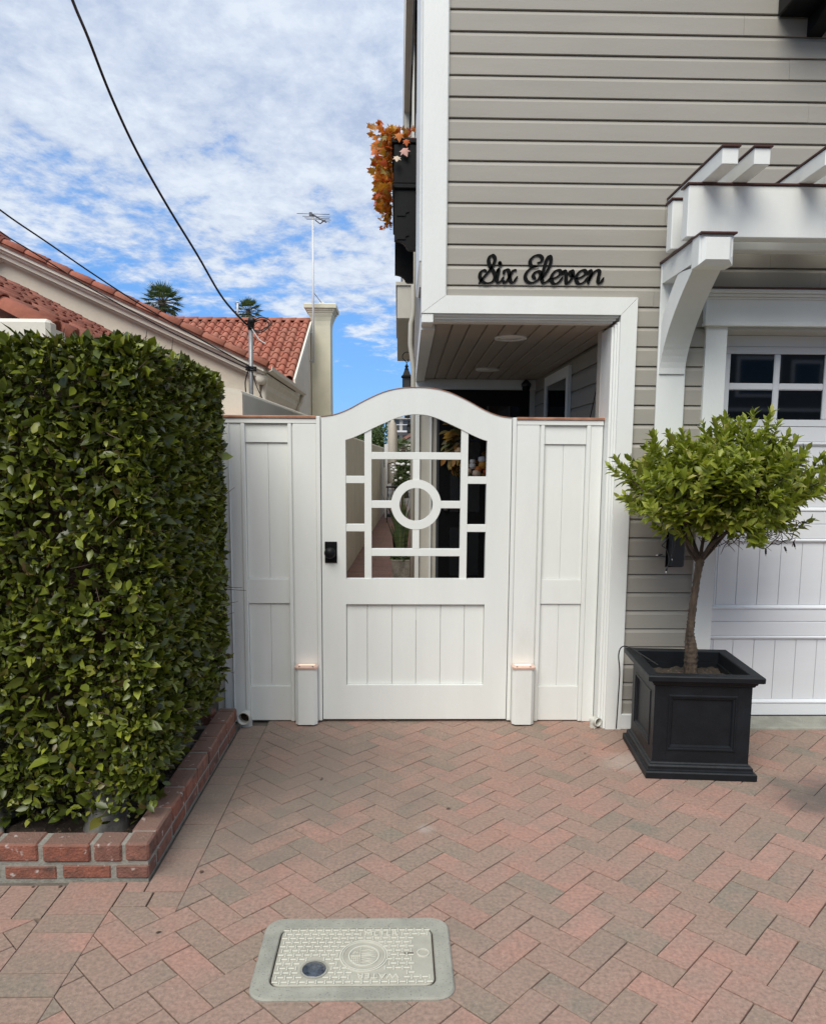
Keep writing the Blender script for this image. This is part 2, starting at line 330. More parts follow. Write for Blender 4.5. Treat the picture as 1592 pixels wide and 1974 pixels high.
def B(*a, **k): return MB().box(*a, **k)
def catmull(pts, n=8):
    P = [np.array(p, float) for p in pts]; out = []
    for i in range(len(P) - 1):
        p0, p1, p2, p3 = P[max(i - 1, 0)], P[i], P[i + 1], P[min(i + 2, len(P) - 1)]
        for k in range(n):
            t = k / n
            out.append(.5 * (2 * p1 + (p2 - p0) * t + (2 * p0 - 5 * p1 + 4 * p2 - p3) * t * t + (3 * p1 - p0 - 3 * p2 + p3) * t ** 3))
    out.append(P[-1]); return out
def fast_mesh(name, V, F):
    """V (n,3); F list of (k, array(m,k))"""
    me = bpy.data.meshes.new(name); me.vertices.add(len(V)); me.vertices.foreach_set('co', np.asarray(V, np.float32).ravel())
    li = np.concatenate([f.ravel() for f in F]); tot = np.concatenate([np.full(len(f), f.shape[1]) for f in F])
    st = np.concatenate([[0], np.cumsum(tot)[:-1]])
    me.loops.add(len(li)); me.loops.foreach_set('vertex_index', li.astype(np.int32))
    me.polygons.add(len(tot)); me.polygons.foreach_set('loop_start', st.astype(np.int32)); me.polygons.foreach_set('loop_total', tot.astype(np.int32))
    me.polygons.foreach_set('use_smooth', np.ones(len(tot), bool))
    me.update(calc_edges=True); me.validate(); return me
def unit(a): return a / np.maximum(np.linalg.norm(a, axis=-1, keepdims=True), 1e-9)
def leaves(name, pos, axis, nrm, length, width=0.5, fold=0.18, droop=0.15):
    """many pointed leaves in one mesh"""
    n = len(pos); a = unit(axis); nn = nrm - a * np.sum(nrm * a, 1, keepdims=True); nn = unit(nn); b = np.cross(nn, a)
    T = np.array([(0, 0, 0), (-.36, .28, fold * .8), (0, .30, 0), (.36, .28, fold * .8), (-.34, .62, fold * .7), (0, .64, -droop * .3), (.34, .62, fold * .7), (0, 1.0, -droop)])
    T = T * np.array([width * 1.35, 1, width])
    ln = length[:, None, None] if hasattr(length, '__len__') else length
    V = pos[:, None, :] + ln * (T[None, :, 0:1] * b[:, None] + T[None, :, 1:2] * a[:, None] + T[None, :, 2:3] * nn[:, None])
    tri = np.array([(0, 2, 1), (0, 3, 2), (4, 5, 7), (5, 6, 7)]); quad = np.array([(1, 2, 5, 4), (2, 3, 6, 5)])
    off = (np.arange(n) * 8)[:, None, None]
    return fast_mesh(name, V.reshape(-1, 3), [(tri[None] + off).reshape(-1, 3), (quad[None] + off).reshape(-1, 4)])
def lobed(name, pos, axis, nrm, size):
    """maple-like lobed leaves in one mesh"""
    n = len(pos); a = unit(axis); nn = unit(nrm - a * np.sum(nrm * a, 1, keepdims=True)); b = np.cross(nn, a)
    ol = [(0, 0), (.22, .10), (.50, .12), (.34, .30), (.56, .55), (.26, .52), (.20, .68), (0, 1.0)]
    ol = ol + [(-x, y) for x, y in ol[-2:0:-1]]
    T = np.array([(0, .36, 0.06)] + [(x, y, -.22 * abs(x) - .12 * y * y) for x, y in ol]); k = len(T)
    V = pos[:, None, :] + size[:, None, None] * (T[None, :, 0:1] * b[:, None] + T[None, :, 1:2] * a[:, None] + T[None, :, 2:3] * nn[:, None])
    tri = np.array([(0, 1 + i, 1 + (i + 1) % (k - 1)) for i in range(k - 1)]); off = (np.arange(n) * k)[:, None, None]
    return fast_mesh(name, V.reshape(-1, 3), [(tri[None] + off).reshape(-1, 3)])

# ================================================================== THE SETTING
g = struct(B(-400, 400, -60, 700, -0.4, -0.014).build('ground', 'joint_sand'))

# ---- driveway: 45-degree herringbone pavers 0.2 x 0.1 m with soldier courses
drive = bpy.data.objects.new('driveway', None); COL.objects.link(drive); drive['_w'] = (0.0, 0.0, 0.0); drive['kind'] = 'structure'
def clip(poly, nx, ny, c):                         # keep nx*x+ny*y >= c
    out = []
    for i in range(len(poly)):
        p, q = poly[i], poly[(i + 1) % len(poly)]
        dp, dq = nx * p[0] + ny * p[1] - c, nx * q[0] + ny * q[1] - c
        if dp >= 0: out.append(p)
        if dp * dq < 0:
            t = dp / (dp - dq); out.append((p[0] + t * (q[0] - p[0]), p[1] + t * (q[1] - p[1])))
    return out
def area(p): return abs(sum(p[i][0] * p[(i + 1) % len(p)][1] - p[(i + 1) % len(p)][0] * p[i][1] for i in range(len(p)))) / 2
polys = []                                         # (polygon, is_full)
u = 0.0995; gp = 0.0018; s2 = math.sqrt(.5)
def rot(a, b): return ((a - b) * s2, (a + b) * s2)
for m_ in range(-70, 70):
    for n_ in range(-30, 30):
        for kind in (0, 1):
            a0 = -1.121 + (m_ + 4 * n_) * u; b0 = -1.985 + m_ * u
            if kind == 0: ra = (a0, a0 + 2 * u, b0, b0 + u)
            else: ra = (a0 + 2 * u, a0 + 3 * u, b0 - u, b0 + u)
            p = [rot(ra[0] + gp, ra[2] + gp), rot(ra[1] - gp, ra[2] + gp), rot(ra[1] - gp, ra[3] - gp), rot(ra[0] + gp, ra[3] - gp)]
            cx = sum(q[0] for q in p) / 4; cy = sum(q[1] for q in p) / 4
            if not (-2.4 < cx < 3.3 and -3.1 < cy < 0.12): continue
            if cx > -1.09 and cy > -1.845:
                e = clip(clip(clip(p, -1, 0, 0.7585), 1, 0, -0.9865), 0, -1, 1.848)
                if e and area(e) > 0.0006: polys.append((e, False))
            if cx > -1.09:
                q = clip(p, 1, 0, -0.7565) if cy > -1.845 else clip(p, 1, 0, -0.9865)
                if cy <= -1.845 and q and min(t[0] for t in q) < -0.76: q = clip(q, 0, -1, 1.848)
            else: q = clip(clip(p, -1, 0, 1.2005), 0, -1, 1.9135)
            if q and area(q) > 0.0008: polys.append((q, area(q) > 0.0175))
def rect(x0, x1, y0, y1): polys.append(([(x0 + gp, y0 + gp), (x1 - gp, y0 + gp), (x1 - gp, y1 - gp), (x0 + gp, y1 - gp)], False))
y = -0.06
while y > -1.60: rect(-0.905, -0.757, y - 0.0995, y); y -= 0.0995
rect(-0.905, -0.757, -1.755, y); rect(-0.985, -0.87, -1.846, -1.756); rect(-0.868, -0.757, -1.846, -1.756); rect(-0.985, -0.907, -1.754, -1.69)
y = -1.69
while y > -3.1: rect(-1.199, -0.987, y - 0.0995, y); y -= 0.0995
x = -1.1995
while x > -2.3: rect(x - 0.0995, x, -1.912, -1.712); x -= 0.0995
def paver_mesh(q, zt=0.0):
    mb = MB(); n = len(q); cx = sum(t[0] for t in q) / n; cy = sum(t[1] for t in q) / n
    ins = []
    for t in q:
        dx, dy = t[0] - cx, t[1] - cy; l = math.hypot(dx, dy); k = max(0.5, (l - 0.0022) / l) if l > 0 else 1; ins.append((cx + dx * k, cy + dy * k))
    v = [(t[0], t[1], zt - 0.03) for t in q] + [(t[0], t[1], zt - 0.0016) for t in q] + [(t[0], t[1], zt) for t in ins]
    f = [(i, (i + 1) % n, n + (i + 1) % n, n + i) for i in range(n)] + [(n + i, n + (i + 1) % n, 2 * n + (i + 1) % n, 2 * n + i) for i in range(n)] + [tuple(range(2 * n, 3 * n))]
    return mb.add(v, f)
def scr(q):
    px = []
    for t in q:
        x, y, z = proj((t[0], t[1], 0))
        if z < 0.2: return 0
        px.append((x, y))
    c = (sum(t[0] for t in px) / len(px), sum(t[1] for t in px) / len(px))
    if not (-40 < c[0] < 1632 and 900 < c[1] < 2014): return 0
    if c[0] < 380 and c[1] < 1600: return 0
    if -0.43 < sum(t[0] for t in q) / len(q) < 0.165 and -2.31 < sum(t[1] for t in q) / len(q) < -1.94: return 0
    return area(px)
vis = sorted(polys, key=lambda e: -scr(e[0]))
full = None; rest = MB()
for i, (q, isf) in enumerate(vis):
    dz = random.uniform(-0.0016, 0.0008)
    if i < 300 and scr(q) > 0:
        if isf and len(q) == 4:
            ex = (q[1][0] - q[0][0], q[1][1] - q[0][1]); ey = (q[3][0] - q[0][0], q[3][1] - q[0][1])
            lx, ly = math.hypot(*ex), math.hypot(*ey); c = (sum(t[0] for t in q) / 4, sum(t[1] for t in q) / 4)
            ang = math.atan2(ex[1], ex[0]) + (0 if lx > ly else math.pi / 2) + random.gauss(0, 0.006); a, b = max(lx, ly) / 2, min(lx, ly) / 2
            if full is None: full = paver_mesh([(-a, -b), (a, -b), (a, b), (-a, b)]).mesh('paver')
            obj('paver', full, 'paver_block', drive, Matrix.Translation((c[0], c[1], dz)) @ Matrix.Rotation(ang, 4, 'Z') @ Matrix.Rotation(random.gauss(0, .004), 4, 'X'))
        else: obj('paver', paver_mesh(q, dz).mesh('paver'), 'paver_block', drive)
    else:
        pm = paver_mesh(q, dz); rest.add(pm.v, pm.f)
stuff(rest.build('outer_pavers', 'paver_rest', drive))

# ================================================================== THE GREY HOUSE
YF = -0.13                                         # front of the white trim
house = thing('clapboard_house', 'grey clapboard house with white trim, overhanging porch and garage', 'house', (1.9, 3.0, 0))
# body behind the boards
SLP = 0.0135                                       # the house side runs slightly off the street normal
def SW(y): return 0.128 + SLP * y
MB().prism([(SW(-.088) + .022, -0.088), (3.9, -0.088), (3.9, 18.0), (SW(18.0) + .022, 18.0)], 2.312, 5.55, 'z').build('upper_wall', 'siding_paint', house)
B(1.31, 1.76, -0.088, 3.2, -0.02, 2.31).build('porch_side_wall', 'siding_paint', house)
B(1.76, 3.9, 0.12, 18.0, -0.02, 2.31).build('garage_wall', 'siding_paint', house)
B(0.06, 4.1, -0.25, 18.2, 5.56, 5.70).build('roof', 'cream_trim', house)
# siding boards
def siding_profile(h, y0=-0.089):
    return [(y0, 0.0), (y0 - 0.017, 0.0), (y0 - 0.0205, h * 0.02), (y0 - 0.0205, h * 0.775), (y0 - 0.0105, h * 0.962), (y0 - 0.002, h * 0.966), (y0 - 0.002, h + 0.002), (y0, h + 0.002)]
def board(x0, x1, z, h, nm='siding_board'):
    cut = [x0, x1] if x1 - x0 < 1 else [x0, random.uniform(1.3, 3.4), x1]       # boards butt end to end
    for a, b in zip(cut[:-1], cut[1:]):
        yo = random.uniform(-.0006, .0006); dz = random.uniform(-.0007, .0007)
        MB().prism([(p[0] + (yo if p[0] < -.09 else 0), z + p[1] + (dz if p[0] < -.1 else 0)) for p in siding_profile(h)], a + (.0006 if a > x0 else 0), b - (.0006 if b < x1 else 0), 'x').build(nm, 'siding_paint', house)
z = 2.488
k = 0
while z < 5.4:
    board(0.20, 3.88, z, 0.1065); z += 0.1065
board(0.20, 3.88, 2.3825, 0.1055)
z = 2.3825 - 0.1053
while z > 0.03:
    board(1.29, 1.70, z, 0.1053); z -= 0.1053
B(1.297, 1.70, -0.128, -0.089, 0.0, 0.088, c=0.003).build('skirting', 'white_paint', house)
# trim around the porch opening
MB().prism([(0.1255, 2.334), (0.2535, 2.4275), (0.2535, 5.555), (0.1255, 5.555)], YF, 0.02).build('corner_trim', 'white_paint', house)
MB().prism([(0.2465, 2.43), (0.2600, 2.43), (0.2600, 5.555), (0.2465, 5.555)], YF + 0.012, -0.10).build('corner_bead', 'white_paint', house)
MB().prism([(0.1285, 2.3345), (1.2075, 2.3345), (1.2965, 2.4275), (0.2560, 2.4275)], YF, 0.0).build('header_trim', 'white_paint', house)
MB().prism([(1.2085, 0.0), (1.2975, 0.0), (1.2975, 2.4265), (1.2085, 2.3335)], YF + 0.0005, 0.0).build('jamb_trim', 'white_paint', house)
hm = MB()
for (a, b, y) in ((2.3225, 2.3335, -0.112), (2.3105, 2.3225, -0.098), (2.299, 2.3105, -0.080)): hm.box(0.19, 1.20 - (2.3335 - b) * 1, y, 0.0, a, b)
hm.build('header_moulding', 'white_paint', house)
jm = MB()
for (a, b, y) in ((1.1965, 1.2080, -0.112), (1.1855, 1.1965, -0.098), (1.174, 1.1855, -0.080)): jm.box(a, b, y, 0.12, 0.0, 2.3 - (1.2080 - b))
jm.build('jamb_moulding', 'white_paint', house)
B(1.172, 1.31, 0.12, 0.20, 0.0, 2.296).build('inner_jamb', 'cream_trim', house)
# overhang: left fascia of the upper storey and porch ceiling boards
MB().prism([(SW(.02), .02), (SW(.02) + .077, .02), (SW(3.3) + .077, 3.3), (SW(3.3), 3.3)], 2.270, 2.40, 'z').build('fascia', 'white_paint', house)
B(0.1275, 0.19, -0.125, 0.019, 2.285, 2.333, c=0.003).build('fascia_return', 'white_paint', house)
x = 0.206
while x < 1.26:
    w = min(0.098, 1.27 - x)
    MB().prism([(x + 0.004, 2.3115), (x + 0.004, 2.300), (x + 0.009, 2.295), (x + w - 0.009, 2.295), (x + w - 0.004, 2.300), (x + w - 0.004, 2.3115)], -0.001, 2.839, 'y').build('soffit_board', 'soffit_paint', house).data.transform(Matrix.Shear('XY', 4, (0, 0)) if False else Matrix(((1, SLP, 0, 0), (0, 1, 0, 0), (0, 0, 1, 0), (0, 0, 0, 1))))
    x += 0.098
# porch side wall boards
z = 0.04
while z < 2.25:
    MB().prism([(1.31 - (p[0] + 0.089) * -1.0 if False else 1.3095 + (p[0] + 0.089), z + p[1]) for p in siding_profile(0.126)], 0.21, 2.888, 'y').build('porch_board', 'siding_paint', house); z += 0.126
pw = MB().box(1.262, 1.287, 1.36, 1.44, 0.9, 2.25).box(1.262, 1.287, 2.20, 2.28, 0.9, 2.25).box(1.262, 1.287, 1.44, 2.20, 2.17, 2.25).box(1.262, 1.287, 1.44, 2.20, 0.9, 0.98)
pwin = pw.build('porch_window', 'white_paint', house); B(1.272, 1.287, 1.441, 2.199, 0.981, 2.169).build('pane', 'dark_glass', pwin)
# porch back wall with the black front door
B(0.166, 0.205, 2.84, 2.899, 0.0, 2.2, c=0.003).build('door_pilaster', 'white_paint', house)
B(0.206, 0.300, 2.87, 2.899, 0.0, 2.2).build('door_sidelight_panel', 'cream_trim', house)
B(0.301, 0.320, 2.845, 2.899, 0.0, 2.2).build('door_pilaster', 'white_paint', house)
B(0.321, 0.367, 2.87, 2.899, 0.0, 2.2).build('door_sidelight_panel', 'cream_trim', house)
B(0.368, 0.391, 2.86, 2.899, 0.0, 2.2).build('door_frame', 'fixture_grey', house)
B(0.166, 1.30, 2.84, 2.899, 2.201, 2.294, c=0.003).build('door_lintel', 'white_paint', house)
B(1.24, 1.287, 2.85, 2.899, 0.0, 2.2).build('door_frame', 'cream_trim', house)
dr = B(0.392, 1.239, 2.87, 2.899, 0.02, 2.2).build('front_door', 'door_black', house)
for (a, b, c, d) in ((0.50, 0.78, 1.05, 2.05), (0.84, 1.14, 1.05, 2.05), (0.50, 0.78, 0.15, 0.9), (0.84, 1.14, 0.15, 0.9)):
    B(a, b, 2.864, 2.869, c, d).build('pane', 'dark_glass', dr)
MB().lathe([(0.0, -0.02), (0.018, -0.018), (0.026, 0), (0.018, 0.018), (0.0, 0.02)], 0.46, 2.84, 12, cz=1.08).build('door_knob', 'antenna_metal', dr)
B(0.403, 1.76, 2.905, 3.015, -0.02, 2.31).build('porch_back_wall', 'siding_paint', house)

# ---- garage door, casing and header
GX1 = 3.86
MB().prism([(1.679, 0.0), (1.795, 0.0), (1.795, 2.2825), (1.679, 2.2825)], -0.13, 0.119).build('garage_casing', 'white_paint', house)
MB().prism([(1.664, 2.2835), (GX1, 2.2835), (GX1, 2.418), (1.664, 2.418)], -0.150, 0.119).build('garage_frieze', 'white_paint', house)
cm = MB()
for (a, b, y, xl) in ((2.2775, 2.2975, -0.158, 1.660), (2.4185, 2.430, -0.160, 1.658), (2.430, 2.446, -0.172, 1.645), (2.446, 2.466, -0.190, 1.627)): cm.box(xl, GX1, y, -0.09, a, b, c=0.003)
cm.build('garage_cornice', 'white_paint', house)
B(1.615, GX1, -0.20, -0.089, 2.4665, 2.474, c=0.002).build('cornice_flashing', 'brown_metal', house)
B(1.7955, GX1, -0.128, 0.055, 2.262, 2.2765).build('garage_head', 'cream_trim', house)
gd = B(1.7955, GX1, 0.075, 0.118, 0.0, 2.262).build('garage_door', 'garage_paint', house)
YD = 0.05
B(1.7955, 1.826, 0.035, 0.074, 0.03, 2.262).build('door_stop', 'white_paint', gd)
secs = [(1.750, 2.20), (1.185, 1.748), (0.601, 1.183), (0.022, 0.599)]
B(1.828, GX1, YD, 0.074, 2.2015, 2.26).build('top_rail', 'garage_paint', gd)
# window section: frame bars, panes
zs = [(2.160, 2.2005), (1.957, 1.996), (1.7515, 1.790)]
B(1.828, GX1, YD, 0.074, zs[0][0], zs[0][1], c=0.002).build('window_rail', 'garage_paint', gd)
B(1.828, GX1, YD, 0.074, zs[2][0], zs[2][1], c=0.002).build('window_rail', 'garage_paint', gd)
xw = 1.900
B(1.828, xw, YD, 0.074, 1.7905, 2.1595, c=0.002).build('window_stile', 'garage_paint', gd)
i = 0
while xw < GX1 - 0.3:
    for (a, b) in ((1.9965, 2.1595), (1.7905, 1.9565)): B(xw, xw + 0.257, 0.064, 0.074, a, b).build('pane', 'dark_glass', gd)
    B(xw, xw + 0.257, YD + 0.004, 0.074, 1.957, 1.996, c=0.006).build('muntin', 'garage_paint', gd)
    wbar = 0.036 if i % 2 == 0 else 0.11
    B(xw + 0.2573, min(GX1, xw + 0.257 + wbar), YD + (0.004 if i % 2 == 0 else 0), 0.074, 1.7905, 2.1595, c=0.006).build('muntin', 'garage_paint', gd)
    xw += 0.257 + wbar - 0.0007; i += 1
for (a, b) in secs[1:]:
    B(1.828, GX1, YD, 0.074, b - 0.085, b, c=0.003).build('section_rail', 'garage_paint', gd)
    B(1.828, GX1, YD, 0.074, a, a + 0.072, c=0.003).build('section_rail', 'garage_paint', gd)
    B(1.828, 1.872, YD, 0.074, a + 0.0725, b - 0.0855, c=0.003).build('section_stile', 'garage_paint', gd)
    # raised moulding round the sunk field
    mo = MB()
    mo.prism([(YD + .001, b - 0.0855), (YD - .006, b - 0.092), (YD - .006, b - 0.098), (YD + .012, b - 0.112), (0.074, b - 0.112), (0.074, b - 0.0855)], 1.8725, GX1, 'x')
    mo.prism([(YD + .001, a + 0.0725), (YD - .006, a + 0.079), (YD - .006, a + 0.085), (YD + .012, a + 0.099), (0.074, a + 0.099), (0.074, a + 0.0725)], 1.8725, GX1, 'x')
    mo.prism([(1.8722, YD + .001), (1.8775, YD - .005), (1.883, YD - .005), (1.893, YD + .012), (1.893, 0.0738), (1.8722, 0.0738)], a + 0.0995, b - 0.1125, 'z')
    mo.build('panel_moulding', 'garage_paint', gd)
    xb = 1.8935
    while xb < GX1 - 0.02:
        x2 = 2.014 if xb < 1.9 else xb + 0.1272
        B(xb + 0.0012, min(GX1, x2 - 0.0012), YD + 0.010, 0.0735, a + 0.0995, b - 0.1125, c=0.0022).build('panel_board', 'garage_paint', gd); xb = x2
B(1.80, GX1, 0.045, 0.09, 0.004, 0.021).build('bottom_seal', 'rubber', gd)
struct(MB().prism([(-0.150, -0.02), (-0.146, 0.010), (-0.135, 0.016), (0.12, 0.020), (0.12, -0.02)], 1.70, GX1, 'x').build('garage_threshold', 'concrete'))

# ---- side of the house seen edge-on: siding, far bay, trim
sw = MB(); z = 2.42
while z < 5.4:
    sw.prism([(0.1495 + (p[0] + 0.089), z + p[1]) for p in siding_profile(0.1065)], 0.021, 17.9, 'y'); z += 0.1065
sw.v = [(a + SLP * b, b, c) for a, b, c in sw.v]
stuff(sw.build('side_siding', 'siding_paint', house))
B(0.118, 0.165, 0.10, 1.02, 2.66, 5.5, c=0.004).build('side_casing', 'white_paint', house)
MB().prism([(0.10, 2.52), (0.40, 2.52), (1.0, 2.655), (0.10, 2.655)], 0.120, 0.160, 'x').build('side_band', 'cream_trim', house)
B(0.064, 0.26, 5.0, 8.9, 3.62, 7.6).build('rear_bay', 'cream_trim', house)
MB().box(-0.013, 0.26, 4.95, 8.9, 3.22, 3.60, c=0.006).box(-0.03, 0.26, 4.93, 8.9, 3.601, 3.64).build('bay_base', 'cream_trim', house)
MB().prism([(SW(2.905) - .001, 2.905), (SW(17.9) + .02, 17.9), (0.9, 17.9), (0.9, 3.02), (0.402, 3.02), (0.402, 2.905)], 0.0, 2.31, 'z').build('rear_side_wall', 'cream_trim', house)
tag(MB().tube([(0.150, 3.45, 5.5), (0.150, 3.45, 3.05), (0.145, 3.45, 2.98), (0.126, 3.45, 2.9), (0.122, 3.45, 2.7), (0.142, 3.45, 2.55), (0.154, 3.45, 2.45), (0.154, 3.45, 0.1)], 0.024, 8).build('downspout', 'cream_trim'), 'beige downspout with a bulging elbow on the house side above the gate', 'downspout')
# upper side window with its tilted black shutter
MB().prism([(0.085, 4.28), (0.098, 4.28), (0.135, 5.45), (0.118, 5.45)], 1.30, 2.40, 'y').build('hinged_shutter', 'black_paint', house)
wf = MB().box(0.128, 0.165, 1.32, 1.38, 3.78, 5.4).box(0.128, 0.165, 2.30, 2.36, 3.78, 5.4).build('side_window', 'white_paint', house)
B(0.134, 0.165, 1.381, 2.299, 3.80, 5.4).build('pane', 'dark_glass', wf)

# ---- ceiling lights, camera, hanging cord, wall fixture
for (x, y, d) in ((0.688, 0.40, 'nearer the header'), (0.740, 2.02, 'nearer the front door')):
    t = thing('ceiling_light', 'round recessed white light in the porch ceiling, ' + d, 'ceiling light', (x, y, 2.28), 'round lights in the porch ceiling')
    MB().lathe([(0.070, 2.2945), (0.075, 2.284), (0.098, 2.282), (0.100, 2.2945)], x, y, 32).build('trim_ring', 'white_paint', t)
    MB().lathe([(0.0, 2.285), (0.068, 2.287), (0.0695, 2.294)], x, y, 32).build('lens', 'white_paint', t)
t = thing('security_camera', 'small dark dome camera at the back corner of the porch ceiling', 'camera', (1.20, 2.80, 2.18))
MB().lathe([(0.0, 2.175), (0.022, 2.18), (0.036, 2.20), (0.038, 2.225)], 1.19, 2.79, 16).build('dome', 'black_paint', t)
MB().lathe([(0.044, 2.226), (0.046, 2.25), (0.02, 2.28), (0.0, 2.294)], 1.19, 2.79, 16).build('mount', 'fixture_grey', t)
t = thing('hanging_plaque', 'plaque hung by a thin dark cord on the porch side wall', 'plaque', (1.27, 0.58, 1.6))
MB().tube([(1.272, 0.36, 1.72), (1.272, 0.56, 2.03), (1.272, 0.80, 1.72)], 0.0035, 5).build('cord', 'twig', t)
B(1.262, 1.276, 0.34, 0.82, 1.40, 1.72, c=0.004).build('board', 'twig', t)
t = thing('wall_light', 'dark grey box light on the siding behind the orange tree', 'wall light', (1.57, -0.14, 0.96))
B(1.531, 1.606, -0.175, -0.112, 0.96, 1.26, c=0.006).build('housing', 'fixture_grey', t)
B(1.545, 1.592, -0.1755, -0.1752, 0.99, 1.24).build('lens', 'fixture_grey', t)
B(1.520, 1.617, -0.1115, -0.1105, 0.95, 1.27).build('back_plate', 'black_paint', t)

# ---- window boxes
def lobes_cloud(n, f):
    P, A, Q, S = [], [], [], []
    for _ in range(n):
        p, o = f(); P.append(p); o = np.array(o, float); A.append(o + rng.normal(0, .55, 3)); Q.append(o + rng.normal(0, .8, 3)); S.append(rng.uniform(.034, .066))
    return np.array(P), np.array(A), np.array(Q), np.array(S)
t = thing('window_box', 'black window box with scrolled brackets on the house side, spilling autumn leaves', 'window box', (0.05, 1.25, 3.0))
bx = MB().box(-0.036, 0.150, 1.25, 2.35, 3.475, 3.74, c=0.006).box(-0.050, 0.150, 1.236, 2.36, 3.741, 3.775, c=0.006).box(-0.046, 0.150, 1.24, 2.36, 3.44, 3.474, c=0.006)
bx.build('box', 'black_paint', t)
def bracket_poly(y0, name):
    pl = [(0.127, 3.439), (-0.030, 3.439), (-0.030, 3.095)]
    pl += [(-0.03 + 0.09 * math.sin(a) , 3.03 + 0.065 * math.cos(a)) for a in np.linspace(0.2, 1.4, 7)]
    pl += [(0.075, 3.03), (0.127, 3.03)]
    MB().prism(pl, y0, y0 + 0.05, 'y').build(name, 'black_paint', t)
bracket_poly(1.262, 'bracket'); bracket_poly(2.26, 'bracket')
for zc_ in (3.30, 3.14):
    MB().prism([(-0.012, zc_ + .05), (-0.012, zc_ - .04), (.05, zc_ - .04)] + [(.05 + .0, zc_ - .02)] + [(-.012 + .09 * math.cos(a), zc_ - .04 + .09 * math.sin(a)) for a in np.linspace(.3, 1.5, 7)], 1.254, 1.2615, 'y').build('scroll', 'black_paint', t)
tl = thing('autumn_garland', 'orange, red and gold artificial maple leaves hanging from the side window box', 'garland', (-0.08, 1.5, 3.2))
def gar():
    k = rng.random()
    if k < .72:
        z = 3.42 + (1 - rng.random() ** 1.2) * 0.46; yy = rng.uniform(1.2, 2.2) ; w = 0.05 + .035 * math.sin(z * 23) + .02 * math.sin(z * 41)
        return (-0.050 - rng.random() * max(.03, w + .05), yy, z), (-1, -.8, -.5)
    return (rng.uniform(-.10, .11), rng.uniform(1.24, 2.2), rng.uniform(3.76, 3.86)), (-.4, -.6, .6)
obj('leaves', lobed('garland', *lobes_cloud(800, gar)), 'autumn_leaf', tl)
sp_ = np.array([(0.0, 1.22, 3.80), (0.03, 1.22, 3.70), (0.05, 1.225, 3.76), (-0.01, 1.2, 3.64)])
obj('pale_leaves', lobed('pale', sp_, np.array([(0, -.3, -1.)] * 4) + rng.normal(0, .3, (4, 3)), np.array([(0, -1., .2)] * 4), np.array([.065, .07, .05, .055])), 'wreath_flower', tl)
t = thing('front_window_box', 'black window box bracket at the upper right corner of the facade', 'window box', (2.5, -0.3, 3.72))
B(1.975, 3.6, -0.34, -0.1115, 3.856, 4.08, c=0.006).build('box', 'black_paint', t)
MB().prism([(-0.1115, 3.855), (-0.30, 3.855), (-0.29, 3.82), (-0.21, 3.785), (-0.1115, 3.762)], 2.135, 2.215, 'x').build('bracket', 'black_paint', t)
MB().prism([(-0.1115, 3.855), (-0.30, 3.855), (-0.29, 3.82), (-0.21, 3.785), (-0.1115, 3.762)], 3.20, 3.29, 'x').build('bracket', 'black_paint', t)

# ---- wreath on the door
t = thing('door_wreath', 'dark leafy wreath with orange and white gourds on the black door', 'wreath', (0.70, 2.83, 1.4))
P = []; A = []
for i in range(260):
    a = rng.uniform(0, 2 * math.pi); r = rng.normal(.19, .045); P.append((.70 + r * math.cos(a), 2.83 + rng.uniform(-.06, .01), 1.65 + r * math.sin(a))); A.append((math.cos(a + .9), rng.normal(-.4, .3), math.sin(a + .9)))
obj('leaves', leaves('wl', np.array(P), np.array(A), np.array(A)[:, [2, 1, 0]] * [1, 1, -1] + rng.normal(0, .5, (260, 3)) + [0, -1, 0], rng.uniform(.06, .12, 260), .45), 'wreath_leaf', t)
for (x, z, r) in ((.70, 1.49, .034), (.755, 1.46, .038), (.80, 1.50, .045), (.66, 1.44, .036), (.74, 1.42, .045), (.83, 1.44, .034), (.70, 1.53, .030), (.57, 1.63, .042), (.79, 1.55, .040)):
    MB().lathe([(0, -r * .85), (r * .6, -r * .8), (r, -r * .1), (r * .8, r * .6), (r * .25, r * .75), (0, r * .6)], x, 2.77, 10, cz=z).build('gourd', 'gourd_skin', t)

